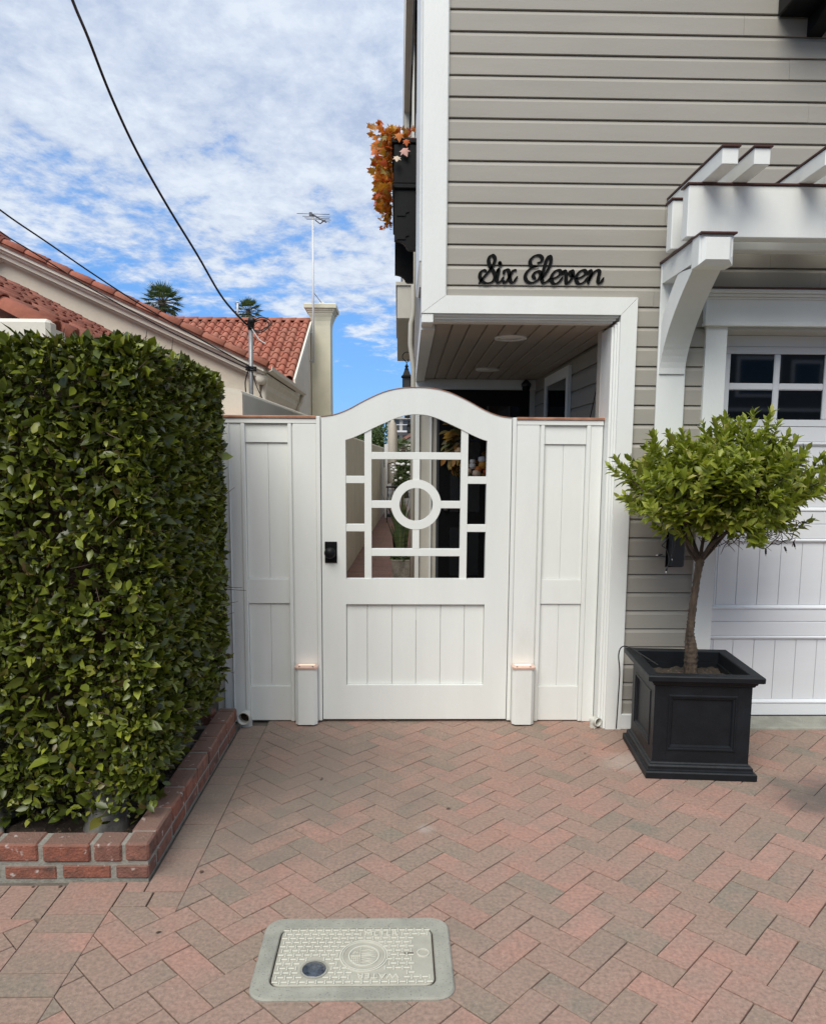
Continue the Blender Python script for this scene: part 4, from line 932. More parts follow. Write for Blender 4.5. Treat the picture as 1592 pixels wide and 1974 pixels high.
for i in range(470):
    while True:
        d = rng.normal(0, 1, 3); d /= np.linalg.norm(d)
        if d[2] > -.85: break
    lump = 1 + .12 * math.sin(d[0] * 6 + 1) + .10 * math.sin(d[1] * 7 + d[2] * 5)
    if d[2] < -.1 and d[0] > .1 and rng.random() < .35: continue
    rr_ = rng.uniform(.55, 1.0) * lump
    tip = CC + d * CRd * rr_
    if d[2] < 0: tip[2] = max(tip[2], 1.11 + .06 * rng.random())
    e = min(ends, key=lambda q: np.linalg.norm(q - tip)); tips.append((tip, d))
    if i % 3 == 0: limb(e + rng.normal(0, .02, 3), tip, .0055, .0022)
tb.build('trunk', 'bark', tree)
P, A, Q, Ls = [], [], [], []
for tip, d in tips:
    sd_ = unit((d * .7 + np.array([0, 0, .75]) + rng.normal(0, .25, 3))[None])[0]; nl = rng.integers(13, 22); sl = rng.uniform(.08, .15)
    o1 = unit(np.cross(sd_, rng.normal(0, 1, 3))[None])[0]; o2 = np.cross(sd_, o1)
    for k in range(nl):
        t_ = k / nl; a = k * 2.4; side_ = o1 * math.cos(a) + o2 * math.sin(a)
        P.append(tip + sd_ * sl * (t_ - .55)); A.append(sd_ * (.35 + .9 * t_) + side_ * (1.0 - .5 * t_) + rng.normal(0, .18, 3) + np.array([0, 0, -.12])); Q.append(sd_ * .9 - side_ * .35 + rng.normal(0, .25, 3) + np.array([0, 0, .4])); Ls.append(rng.uniform(.040, .082) * (1 - .30 * t_))
stuff(obj('crown', leaves('citrus', np.array(P), np.array(A), np.array(Q), np.array(Ls), .45, .22, .22), 'citrus_leaf', tree))
tg = MB()
for i in range(150):
    p = np.array([rng.uniform(1.58, 2.02), rng.uniform(-.62, -.35), rng.uniform(1.14, 1.27)]); q = p + np.array([rng.normal(.02, .06), rng.normal(0, .05), rng.normal(-.005, .035)]); tg.tube([p, (p + q) / 2 + rng.normal(0, .008, 3), q], [.0024, .002, .001], 4, cap=False)
stuff(tg.build('bare_twigs', 'twig', tree))
for ch_ in tree.children: ch_.data.transform(Matrix.Translation((-.026, -.06, .0)))
sl_ = thing('string_lights', 'dark string of unlit fairy lights tangled under the orange tree crown', 'string lights', (1.6, -.6, 1.0))
def wire(px, Y, r=.0022):
    pts = catmull([at(x_, y_, Y) for x_, y_ in px], 6); MB().tube(pts, r, 5).build('wire', 'cable_black', sl_)
wire([(1440, 1040), (1470, 1058), (1490, 1047), (1500, 1050), (1512, 1042), (1525, 1039), (1530, 1025), (1538, 1010), (1545, 1006)], -.62)
wire([(1300, 1020), (1282, 1045), (1276, 1052), (1284, 1058), (1288, 1070), (1290, 1080), (1286, 1096)], -.60)
wire([(1305, 1030), (1300, 1055), (1294, 1072)], -.60)
wire([(1205, 1262), (1206, 1255), (1215, 1256), (1235, 1266), (1252, 1280), (1266, 1293)], -.74, .0035) if False else None
for (x_, y_, dx, dy, Y) in ((1512, 1054, 3, 8, -.62), (1529, 1044, 3, 10, -.62), (1545, 1006, 9, 1, -.62), (1476, 1058, 0, 10, -.62), (1286, 1092, -2, 9, -.60), (1294, 1070, 1, 7, -.60), (1276, 1069, -8, 1, -.60)):
    a = at(x_, y_, Y); b = at(x_ + dx, y_ + dy, Y); c = at(x_ + dx * 1.5, y_ + dy * 1.5, Y)
    bl = MB().tube([a, (a + b) / 2, b], [.004, .005, .0045], 8).build('socket', 'cable_black', sl_); MB().tube([b, c], [.003, .0012], 6).build('bulb', 'pvc', bl)
cdp = [(1.30, -.16, .505), (1.315, -.22, .503), (1.285, -.21, .49), (1.262, -.20, .44), (1.262, -.19, .36), (1.275, -.17, .30)]
tag(MB().tube(catmull([(1.309, -.655, .531), (1.289, -.455, .533), (1.269, -.315, .535), (1.236, -.29, .53), (1.222, -.285, .485), (1.232, -.28, .40), (1.245, -.24, .31), (1.26, -.17, .02)], 6), .0035, 6).build('power_cord', 'cable_black'), 'thin black cord looping over the rim of the square planter', 'cord')

# ================================================================== WATER METER BOX
mt = thing('water_meter_box', 'grey concrete water meter box with cream lid set into the pavers', 'meter box', (-0.13, -2.125, 0))
MX, MY = -0.1275, -2.126
def rrect(hx, hy, r, n=7):
    o = []
    for (sx, sy, a0) in ((1, 1, 0), (-1, 1, 90), (-1, -1, 180), (1, -1, 270)):
        for k in range(n + 1):
            a = R(a0 + 90 * k / n); o.append((MX + sx * (hx - r) + r * math.cos(a), MY + sy * (hy - r) + r * math.sin(a)))
    return o
outr, inr = rrect(.302, .192, .055), rrect(.2475, .1400, .034); n = len(outr)
v = [(p[0], p[1], -.03) for p in outr] + [(p[0], p[1], .004) for p in outr] + [(MX + (p[0] - MX) * .985, MY + (p[1] - MY) * .98, .009) for p in outr] + [(MX + (p[0] - MX) * 1.012, MY + (p[1] - MY) * 1.02, .009) for p in inr] + [(p[0], p[1], .005) for p in inr] + [(p[0], p[1], -.005) for p in inr]
f = [(i * n + k, i * n + (k + 1) % n, (i + 1) * n + (k + 1) % n, (i + 1) * n + k) for i in range(5) for k in range(n)]
MB().add(v, f).build('collar', 'concrete', mt)
lidp = rrect(.2425, .1352, .030); ins = rrect(.239, .132, .028)
v = [(p[0], p[1], .0015) for p in lidp] + [(p[0], p[1], .006) for p in lidp] + [(p[0], p[1], .0085) for p in ins]
f = [(i * n + k, i * n + (k + 1) % n, (i + 1) * n + (k + 1) % n, (i + 1) * n + k) for i in range(2) for k in range(n)] + [tuple(2 * n + k for k in range(n))]
lid = MB().add(v, f).build('lid', 'lid_polymer', mt)
B(MX - .247, MX + .247, MY - .1395, MY + .1395, -.004, .0012).build('pit', 'soil', mt)
tr_ = MB(); z0, z1 = .0082, .0122
SX, SY, LX, LY = MX + .028, MY - .006, MX - .120, MY - .066
yy = MY - .124; row = 0
while yy < MY + .124:
    xx = MX - .230 + (row % 2) * .0
    i = 0
    while xx < MX + .232:
        ok = ((xx - SX) / .078) ** 2 + ((yy - SY) / .078) ** 2 > 1 and ((xx - LX) / .050) ** 2 + ((yy - LY) / .050) ** 2 > 1
        ok &= not (MX + .015 < xx < MX + .148 and yy > MY + .088 and yy < MY + .118) and not (MX - .005 < xx < MX + .150 and yy < MY - .082 and yy > MY - .116)
        ok &= not (xx > MX + .185 and abs(yy) >= 0 and MY - .085 < yy < MY + .10)
        if ok:
            if (i + row) % 2 == 0: tr_.box(xx - .0095, xx + .0095, yy - .0022, yy + .0022, z0, z1, c=.001)
            else: tr_.box(xx - .0022, xx + .0022, yy - .0085, yy + .0085, z0, z1, c=.001)
        xx += .0135; i += 1
    yy += .0205; row += 1
stuff(tr_.build('tread_pattern', 'lid_worn_lit', lid))
def ringz(mb, cx, cy, r0, r1, za, zb, S=40):
    v = []
    for (r_, z_) in ((r0, za), (r0, zb), (r1, zb), (r1, za)): v += [(cx + r_ * math.cos(2 * math.pi * k / S), cy + r_ * math.sin(2 * math.pi * k / S), z_) for k in range(S)]
    return mb.add(v, [(i * S + k, i * S + (k + 1) % S, (i + 1) * S + (k + 1) % S, (i + 1) * S + k) for i in range(3) for k in range(S)])
se = MB(); ringz(se, SX, SY, .0715, .0755, z0, z1); ringz(se, SX, SY, .0655, .0685, z0, z1); ringz(se, SX, SY, .0445, .0485, z0, z1)
se.box(SX - .0125, SX - .0105, SY - .042, SY + .042, z0, z1 - .0005); se.box(SX - .042, SX - .0126, SY - .001, SY + .001, z0, z1 - .0005)
for k in range(7):
    y_ = SY - .030 + k * .0095; w_ = math.sqrt(max(0, .043 ** 2 - (y_ - SY) ** 2))
    se.tube([(SX - .009, y_ + .006 * math.sin(k), z0 + .001), (SX + w_ * .4, y_ + .004 * math.cos(k * 2), z0 + .001), (SX + w_ * .92, y_ - .004, z0 + .001)], .0013, 5)
for i in range(4):
    for j in range(4):
        if (i * .007) ** 2 + (j * .008) ** 2 < .0008: se.box(SX - .018 - i * .006 - .002, SX - .018 - i * .006 + .002, SY - .006 - j * .008 - .003, SY - .006 - j * .008, z0, z1 - .0006)
se.tube([(SX - .034, SY + .012, z0 + .001), (SX - .028, SY + .022, z0 + .001), (SX - .022, SY + .016, z0 + .001), (SX - .017, SY + .026, z0 + .001)], .0014, 5)
se.build('seal', 'lid_worn_lit', lid)
ringz(MB(), MX + .213, MY + .006, .0165, .0195, z0, z1, 28).build('round_mark', 'lid_worn_lit', lid)
def text3d(s, size, x, y_, ang, name='lettering', ext=.0022, sx=1.0):
    c = bpy.data.curves.new('t', 'FONT'); c.body = s; c.size = size; c.extrude = ext; c.align_x = 'CENTER'; c.align_y = 'CENTER'; c.resolution_u = 2
    o = bpy.data.objects.new('t', c); COL.objects.link(o); dg = bpy.context.evaluated_depsgraph_get(); me = bpy.data.meshes.new_from_object(o.evaluated_get(dg))
    bpy.data.objects.remove(o); bpy.data.curves.remove(c)
    me.transform(Matrix.Translation((x, y_, .0102)) @ Matrix.Rotation(ang, 4, 'Z') @ Matrix.Diagonal((sx, 1, 1, 1))); me.materials.clear(); return me
obj('lettering', text3d('METER', .030, MX + .080, MY + .103, 0, sx=1.25), 'lid_worn_lit', lid)
obj('lettering', text3d('WATER', .030, MX + .074, MY - .099, math.pi, sx=1.25), 'lid_worn_lit', lid)
MB().box(MX + .153, MX + .183, MY + .002, MY + .010, .0086, .0092).build('key_slot', 'soil', lid)
ringz(MB(), LX, LY, .036, .0425, .0084, .0112, 36).build('lens_rim', 'concrete', mt)
MB().lathe([(.0365, .0084), (.0335, .0112), (.022, .0135), (.010, .0145), (0, .0147)], LX, LY, 28).build('lens', 'lens_glass', mt)

# ================================================================== GARDEN WALL, PATH AND WHAT IS SEEN THROUGH THE GATE
def wx(y): return -0.90 + 0.0357 * y if y < 6.14 else -0.681 + 0.0253 * (y - 6.14)
path = bpy.data.objects.new('garden_path', None); COL.objects.link(path); path['_w'] = (0.0, 0.0, 0.0); path['kind'] = 'structure'
tile_m = B(-.149, .149, -.073, .073, -.03, 0, c=.003).mesh('path_tile')
yy = 0.25; r_i = 0
while yy < 21.5:
    for k in range(4):
        xx = wx(yy) + .155 + k * .301
        if xx < .16 and r_i < 140 and (yy > 3.0): obj('path_tile', tile_m, 'path_tile', path, Matrix.Translation((xx, yy, .002 + random.uniform(-.001, .001))))
    yy += .150 if yy < 6 else .152; r_i += 1
struct(B(-1.2, 0.35, 0.13, 22.5, -0.30, -0.003).build('path_bed', 'path_tile'))
gw = thing('garden_wall', 'smooth cream stucco garden wall along the left of the path', 'wall', (-0.7, 6, 0))
v = []; ys = np.linspace(0.115, 17.5, 40); prof = []
for y_ in ys:
    zt = 1.940 - .070 * np.clip((y_ - 3.0) / 4.5, 0, 1); x_ = wx(y_)
    pr = [(x_, 0.0), (x_, zt - .022), (x_ - .006, zt - .006), (x_ - .022, zt + .003), (x_ - .08, zt + .012), (x_ - .138, zt + .003), (x_ - .16, zt - .02), (x_ - .16, 0.0)]
    v += [(p[0], y_, p[1]) for p in pr]
k = 8; f = [(i * k + a, i * k + (a + 1) % k, (i + 1) * k + (a + 1) % k, (i + 1) * k + a) for i in range(len(ys) - 1) for a in range(k)] + [tuple(range(k)), tuple((len(ys) - 1) * k + a for a in range(k))]
MB().add(v, f).build('wall', 'stucco_wall', gw)
top = [(x, 1.70) for x in np.linspace(-2.6, -1.062, 12)]
MB().strip(top, [(p[0], 0.0) for p in top], 0.115, 0.299).build('wall_return', 'stucco_wall', gw)
B(-1.056, -1.0115, 0.02, 0.113, 0.0, 1.78, c=.004).build('end_strip', 'stucco_pale', gw)
B(wx(17.6) - .2, wx(17.6) + .06, 17.51, 17.75, 0, 1.30, c=.01).build('end_pier', 'stucco_pale', gw)

# lanterns on the side wall
def lantern(x, y, z0, label):
    t = thing('wall_lantern', label, 'lantern', (x, y, z0), 'lanterns along the house side')
    h = .30; hw = .050
    MB().box(x - hw, x + hw, y - hw, y + hw, z0, z0 + .018, c=.003).build('base', 'black_paint', t)
    for sx in (-1, 1):
        for sy in (-1, 1): MB().box(x + sx * (hw - .006) - .005, x + sx * (hw - .006) + .005, y + sy * (hw - .006) - .005, y + sy * (hw - .006) + .005, z0 + .019, z0 + .19).build('post', 'black_paint', t)
    B(x - hw + .012, x + hw - .012, y - hw + .012, y + hw - .012, z0 + .02, z0 + .188).build('glass', 'window_dark', t)
    v = []; pf = [(hw + .012, .191), (hw + .012, .20), (hw - .004, .215), (.024, .275), (.024, .287), (.016, .295), (.016, .31), (.022, .318), (.010, .335), (.003, .36)]
    for (r_, z_) in pf: v += [(x - r_, y - r_, z0 + z_), (x + r_, y - r_, z0 + z_), (x + r_, y + r_, z0 + z_), (x - r_, y + r_, z0 + z_)]
    MB().add(v, [(i * 4 + a, i * 4 + (a + 1) % 4, (i + 1) * 4 + (a + 1) % 4, (i + 1) * 4 + a) for i in range(len(pf) - 1) for a in range(4)]).build('roof', 'black_paint', t)
    pts = [(x + .012, y, z0 + .395), (x + .018, y, z0 + .375), (x, y, z0 + .36), (x - .022, y, z0 + .385)] + [(x + .005 - .055 * math.cos(a), y, z0 + .425 + .055 * math.sin(a)) for a in np.linspace(-.3, 3.0, 12)] + [(SW(y) + .01, y, z0 + .38)]
    MB().tube(pts, .006, 6).build('scroll', 'black_paint', t)
    B(SW(y) - .008, SW(y) + .001, y - .03, y + .03, z0 + .10, z0 + .42).build('back_plate', 'black_paint', t)
lantern(0.100, 4.6, 2.30, 'black scroll-arm lantern showing above the gate arch')
lantern(0.170, 9.3, 2.28, 'middle black lantern seen through the top of the gate')
lantern(0.300, 16.5, 2.26, 'farthest small black lantern on the house side')

def snake(x, y, z0, h, n, label):
    t = thing('snake_plant', label, 'plant', (x, y, 0)); mb = MB()
    for i in range(n):
        a = rng.uniform(0, 2 * math.pi); l = rng.uniform(.55, 1.0) * h; lean = rng.uniform(.05, .38); w = rng.uniform(.022, .034)
        bx_ = x + .05 * math.cos(a); by = y + .05 * math.sin(a); vv = []
        for k in range(7):
            t_ = k / 6; ww = w * (1 - t_ ** 2.2) * (.7 + .3 * math.sin(t_ * 3)); cx_ = bx_ + math.cos(a) * lean * l * t_ ** 1.5; cy_ = by + math.sin(a) * lean * l * t_ ** 1.5; tx, ty = -math.sin(a + .4), math.cos(a + .4)
            vv += [(cx_ - tx * ww, cy_ - ty * ww, z0 + l * t_), (cx_ + math.cos(a) * ww * .5, cy_ + math.sin(a) * ww * .5, z0 + l * t_), (cx_ + tx * ww, cy_ + ty * ww, z0 + l * t_)]
        mb.add(vv, [(3 * k + j, 3 * k + j + 1, 3 * k + j + 4, 3 * k + j + 3) for k in range(6) for j in range(2)], True)
    mb.build('leaves', 'snake_leaf', t); return t
sn = snake(0.055, 5.05, .36, .62, 22, 'snake plant in a square stone pot seen through the gate')
nn_ = 420; a = rng.uniform(0, 2 * math.pi, nn_); r_ = .13 * np.sqrt(rng.random(nn_)); Pp = np.stack([.055 + r_ * np.cos(a) * 1.1, 5.05 + r_ * np.sin(a), .30 + .06 * rng.random(nn_)], 1)
stuff(obj('ground_cover', leaves('gc', Pp, rng.normal(0, 1, (nn_, 3)) + [0, 0, .3], rng.normal(0, .5, (nn_, 3)) + [0, 0, 1], rng.uniform(.025, .045, nn_), .8), 'far_leaf', sn))
pt = thing('stone_pot', 'weathered square stone pot on the path behind the gate', 'pot', (.055, 5.05, 0))
MB().add([(.055 + s * hx, 5.05 + q * hx, z_) for hx, z_ in ((.105, .004), (.125, .285), (.13, .29), (.13, .31), (.112, .31), (.110, .295)) for s, q in ((-1, -1), (1, -1), (1, 1), (-1, 1))],
         [(i * 4 + a_, i * 4 + (a_ + 1) % 4, (i + 1) * 4 + (a_ + 1) % 4, (i + 1) * 4 + a_) for i in range(5) for a_ in range(4)]).build('pot', 'stone_pot', pt)
B(-.055, .165, 4.94, 5.16, .28, .297).build('soil', 'soil', pt)
snake(0.03, 8.2, .28, .85, 20, 'taller snake plant farther along the path, behind the gate ring')
pt = thing('dark_pot', 'dark pot of the farther snake plant on the path', 'pot', (.03, 8.2, 0)); MB().lathe([(.09, .003), (.12, .27), (.125, .30), (.10, .30), (.095, .28)], .03, 8.2, 16).build('pot', 'black_paint', pt)

um = thing('patio_umbrella', 'closed beige patio umbrella standing at the end of the path', 'umbrella', (-.14, 16, 0))
v = []; S = 18; pf = [(2.62, .02), (2.53, .055), (2.45, .10), (2.0, .12), (1.55, .125), (1.40, .11), (1.28, .14), (1.0, .165), (.90, .15)]
for (z_, r0) in pf: v += [(-.14 + (r0 * (1 + .14 * math.cos(6 * 2 * math.pi * k / S))) * math.cos(2 * math.pi * k / S), 16 + r0 * math.sin(2 * math.pi * k / S), z_) for k in range(S)]
MB().add(v, [(i * S + k, i * S + (k + 1) % S, (i + 1) * S + (k + 1) % S, (i + 1) * S + k) for i in range(len(pf) - 1) for k in range(S)] + [tuple(range(S))], True).build('canopy', 'umbrella_cloth', um)
MB().tube([(-.14, 16, 0), (-.14, 16, 2.7)], .02, 8).build('pole', 'mast_white', um); MB().lathe([(.22, 0), (.22, .06), (.05, .09)], -.14, 16, 16).build('base', 'fixture_grey', um)
MB().tube([(-.27, 15.9, 1.22), (-.25, 15.83, 1.42), (-.14, 15.80, 1.46), (-.03, 15.83, 1.42), (0.0, 15.9, 1.15)], .012, 5).build('tie', 'black_paint', um)
for i, (x, y, lb) in enumerate(((-.12, 14.2, 'black metal bar stool beyond the path, left of the roses'),)):
    t = thing('bar_stool', lb, 'stool', (x, y, 0))
    for sx in (-.12, .12):
        for sy in (-.12, .12): MB().tube([(x + sx * 1.2, y + sy * 1.2, 0), (x + sx, y + sy, .85)], .012, 6).build('leg', 'black_paint', t)
    B(x - .16, x + .16, y - .16, y + .16, .851, .885, c=.006).build('seat', 'black_paint', t)
def bush(name, label, c, rad, n, size, mtl, cat, trunk=True, flowers=0):
    t = thing(name, label, cat, (c[0], c[1], 0)); c = np.array(c); rad = np.array(rad)
    nb = 26; cen = c + unit(rng.normal(0, 1, (nb, 3))) * rad * rng.uniform(.45, .85, (nb, 1)); which = rng.integers(0, nb, n)
    p = cen[which] + rng.normal(0, 1, (n, 3)) * rad * .17; ax_ = unit(p - c) + rng.normal(0, .6, (n, 3)); nr_ = unit(p - c) + rng.normal(0, .5, (n, 3)) + [0, 0, .5]
    stuff(obj('crown', leaves('bl', p, ax_, nr_, rng.uniform(.6, 1.3, n) * size, .5), mtl, t))
    if trunk: 
        tk = MB().tube([(c[0], c[1], 0), (c[0] + .03, c[1], c[2] * .5), (c[0], c[1], c[2])], [.06 * rad[2], .05 * rad[2], .02 * rad[2]], 8)
        for q in cen[:7]: tk.tube([(c[0], c[1], c[2] * .7), q], [.03 * rad[2], .008 * rad[2]], 6)
        tk.build('trunk', 'bark', t)
    if flowers:
        for i in range(flowers):
            d = unit(rng.normal(0, 1, (1, 3)))[0]; d[1] = -abs(d[1]); q = c + d * rad * .95; MB().lathe([(0, -.03), (.035, -.02), (.045, .01), (.02, .035), (0, .03)], q[0], q[1], 8, cz=q[2]).build('bloom', 'mast_white', t)
    return t
bush('rose_bush', 'white-flowered rose bush at the far end of the path', (.10, 15.2, 1.15), (.28, .4, .52), 2600, .05, 'far_leaf', 'bush', flowers=22)
bush('garden_tree', 'dense green tree behind the garden wall, seen through the gate', (-1.25, 27, 1.95), (1.25, 1.3, 1.15), 14000, .13, 'far_leaf', 'tree')
bush('shade_tree', 'green tree just over the garden wall at the left of the gate opening', (-2.2, 20.5, 1.85), (1.1, 1.0, .65), 5000, .10, 'far_leaf', 'tree')
bush('far_shrub', 'low green shrub below the far apartment block', (-.1, 33, 1.5), (1.0, .8, 1.2), 4000, .12, 'far_leaf', 'shrub')
tag(B(-.62, -.24, 15.5, 15.62, 1.68, 1.72).build('white_railing_bar', 'mast_white'), 'thin white horizontal bar in front of the green tree beyond the wall', 'bar')
t = thing('white_post', 'white post with a square cap beside the closed umbrella', 'post', (-.30, 15.6, 0)); B(-.335, -.262, 15.52, 15.60, 0, 1.70, c=.004).build('post', 'mast_white', t); B(-.35, -.247, 15.505, 15.615, 1.701, 1.93, c=.006).build('cap', 'mast_white', t)
# far apartment block with balconies, and a red-roofed house
ap = thing('apartment_block', 'far pale apartment block with stacked balconies seen through the gate', 'building', (1.0, 62, 0))
B(-.9, 6, 62, 70, 0, 5.0).build('wall', 'far_building', ap); B(-1.1, 6.2, 61.7, 70, 5.001, 5.2).build('roof', 'far_building', ap)
for i, z_ in enumerate((1.2, 2.55, 3.85)):
    B(-.6, 5.5, 61.0, 61.99, z_, z_ + .14).build('balcony', 'mast_white', ap)
    for x_ in np.arange(-.5, 4, .95):
        w_ = B(x_, x_ + .62, 61.93, 61.99, z_ + .15, z_ + 1.05).build('window', 'window_dark', ap)
    for x_ in np.arange(-.6, 5, .5): B(x_, x_ + .04, 61.02, 61.06, z_ + .141, z_ + .60).build('baluster', 'fixture_grey', ap)
    B(-.6, 5.5, 61.01, 61.07, z_ + .601, z_ + .66).build('handrail', 'mast_white', ap)
B(.5, 1.6, 61.90, 61.925, 2.75, 3.6).build('brick_panel', 'far_brick', ap)
rh = thing('red_roof_house', 'small far house with sloping red roof beside the lanterns', 'house', (1.2, 44, 0))
MB().prism([(-.55, 0), (2.6, 0), (2.6, 3.4), (1.6, 3.35), (-.55, 2.15)], 44, 48).build('wall', 'stucco_cream', rh)
MB().prism([(-.85, 2.02), (1.6, 3.42), (1.6, 3.62), (-.85, 2.22)], 43.7, 48).build('roof', 'far_brick', rh)
B(.0, .5, 43.96, 43.999, 1.1, 1.9).build('window', 'window_dark', rh)

def palm(x, y, zc, rad, nf, label, name='fan_palm'):
    t = thing(name, label, 'palm tree', (x, y, 0)); mb = MB(); pet = MB()
    MB().tube([(x + .1, y, 0), (x, y, zc * .5), (x, y, zc)], [.2 * rad, .16 * rad, .14 * rad], 10).build('trunk', 'bark', t)
    for i in range(nf):
        a = i * 2.399; el = math.asin(1 - 2 * ((i + .5) / nf) * .88) ; d = np.array([math.cos(a) * math.cos(el), math.sin(a) * math.cos(el), math.sin(el)])
        l = rad * rng.uniform(.45, .6); q = np.array([x, y, zc]) + d * l; pet.tube([(x, y, zc), q], [.02 * rad, .012 * rad], 4, cap=False)
        o1 = unit(np.cross(d, [0, 0, 1.])[None])[0]; vv = []; ff = []
        for k in range(13):
            b_ = (k - 6) / 6 * 1.45; dd = d * math.cos(b_) + o1 * math.sin(b_); ln_ = rad * rng.uniform(.42, .58) * (1 - .18 * abs(b_)); tip = q + dd * ln_ + np.array([0, 0, -.04 * ln_ - .04 * rad * abs(b_)]); sd2 = unit(np.cross(dd, np.cross(d, o1))[None])[0] * rad * .028; m = q + dd * ln_ * .5
            i0 = len(vv); vv += [q, m + sd2, tip, m - sd2]; ff.append((i0, i0 + 1, i0 + 2, i0 + 3))
        mb.add(vv, ff)
    stuff(mb.build('fronds', 'palm_leaf', t)); stuff(pet.build('petioles', 'twig', t)); return t
palm(-13.35, 40, 10.30, 1.25, 52, 'larger fan palm rising behind the red tile rake, farther left')
palm(-8.53, 40, 9.85, .88, 42, 'smaller fan palm behind the roof ridge by the service mast')
palm(.25, 26, 1.95, .55, 26, 'tiny palm by the far buildings seen through the gate', 'small_palm')

# ================================================================== NEIGHBOUR'S STUCCO HOUSE
nh = thing('stucco_house', 'cream stucco house with red barrel-tile roofs and moulded gable cornice', 'house', (-6, 13, 0))
Lr = lambda x: 5.175 - .4535 * (x + 6.855)
apx = -6.855
def Lrake(x): return Lr(x) if x >= apx else Lr(2 * apx - x)
WR = -2.470
xs2 = [-11.2, apx, WR]
MB().strip([(x, Lrake(x) - .05) for x in xs2], [(x, 0) for x in xs2], 9.42, 14.6).build('gable_wall', 'stucco_cream', nh)
for nm, (d0, d1, y0) in enumerate(((-.01, .075, 9.10), (.0755, .125, 9.17), (.1255, .215, 9.24), (.2155, .26, 9.33))):
    xe = -2.335 - nm * .03; xs3 = [-11.2, apx, xe]
    MB().strip([(x, Lrake(x) - d0) for x in xs3], [(x, Lrake(x) - d1) for x in xs3], y0, 9.419).build('rake_cornice', 'stucco_pale', nh)
v = []; S = 12
for (y_, rr_) in ((9.22, .07), (9.26, .09), (9.419, .10)): v += [(-2.42 + rr_ * math.cos(2 * math.pi * k / S), y_, 2.945 + rr_ * math.sin(2 * math.pi * k / S)) for k in range(S)]
MB().add(v, [(i * S + k, i * S + (k + 1) % S, (i + 1) * S + (k + 1) % S, (i + 1) * S + k) for i in range(2) for k in range(S)] + [tuple(range(S))], True).build('cornice_return', 'stucco_pale', nh)
MB().strip([(x, Lrake(x) + .035) for x in (-11.2, apx, -2.30)], [(x, Lrake(x) - .009) for x in (-11.2, apx, -2.30)], 9.06, 14.6).build('front_roof', 'roof_pan', nh)
def tile_mesh(r0, r1, l, seg=7, th=.014):
    v = []
    for (y_, r_) in ((0, r0), (l, r1)):
        for q in (r_, r_ - th): v += [(q * math.cos(math.pi * k / seg), y_, q * math.sin(math.pi * k / seg)) for k in range(seg + 1)]
    n = seg + 1; f = []
    for k in range(seg): f += [(k, k + 1, 2 * n + k + 1, 2 * n + k), (n + k, 3 * n + k, 3 * n + k + 1, n + k + 1), (k, n + k, n + k + 1, k + 1)]
    me = MB().add(v, f, True).mesh('tile'); return me
big_t = tile_mesh(.105, .078, .46)
def place_tile(me, name, p, d, par, m='roof_tile', roll_=0, up=(0, 0, 1)):
    d = Vector(d).normalized(); x_ = d.cross(Vector(up)).normalized(); z_ = x_.cross(d)
    mw = Matrix(((x_.x, d.x, z_.x, p[0]), (x_.y, d.y, z_.y, p[1]), (x_.z, d.z, z_.z, p[2]), (0, 0, 0, 1))) @ Matrix.Rotation(roll_ + random.gauss(0, .02), 4, 'Y')
    return obj(name, me, m, par, mw)
ud = Vector((-1, 0, .4535)).normalized(); s_ = 0
while s_ < 4.9:
    p = Vector((-2.28, 9.13, Lr(-2.28) + .035)) + ud * s_; place_tile(big_t, 'rake_tile', p, ud, nh); s_ += .405
place_tile(tile_mesh(.13, .11, .5), 'ridge_tile', (apx, 8.98, Lr(apx) + .10), (0, 1, 0), nh)
MB().box(apx - .05, apx + .05, 9.02, 9.10, Lr(apx) - .0, Lr(apx) + .10).build('ridge_mortar', 'mortar', nh)
# second row of barrels just behind the rake so that the edge is not a single line
s_ = .15
while s_ < 4.7:
    p = Vector((-2.28, 9.36, Lr(-2.28) + .05)) + ud * s_; place_tile(big_t, 'field_tile', p, ud, nh); s_ += .41
# gutter and soffit along the right eave
MB().prism([(-2.345, 3.075), (-2.30, 3.065), (-2.235, 3.10), (-2.228, 3.165), (-2.24, 3.17), (-2.25, 3.11), (-2.30, 3.085), (-2.345, 3.16)], 9.38, 14.45, 'y').build('gutter', 'stucco_pale', nh)
MB().prism([(WR + .001, 2.72), (WR + .05, 2.80), (WR + .05, 2.90), (-2.36, 2.98), (-2.36, 3.06), (WR + .001, 3.06)], 9.50, 14.4, 'y').build('eave_cornice', 'stucco_pale', nh)
MB().tube([(-2.36, 9.46, 3.05), (-2.37, 9.46, 2.9), (-2.40, 9.46, 2.7), (-2.40, 9.46, 0)], .045, 8).build('downspout', 'stucco_pale', nh)
MB().tube([(-2.30, 14.2, 3.06), (-2.33, 14.2, 2.9), (-2.42, 14.2, 2.75), (-2.43, 14.2, 0)], .05, 8).build('downspout', 'stucco_pale', nh)
for (y0, y1) in ((10.0, 11.5), (11.7, 13.4)):
    pl_ = [(y0, 1.2), (y1, 1.2), (y1, 2.35)] + [(y1 - (y1 - y0) * t_, 2.38 + .14 * abs(math.sin(t_ * math.pi * 2)) + .05 * math.sin(t_ * math.pi)) for t_ in np.linspace(.04, .96, 15)] + [(y0, 2.35)]
    w_ = MB().prism(pl_, WR - .05, WR + .004, 'x').build('scalloped_window', 'window_dark', nh)
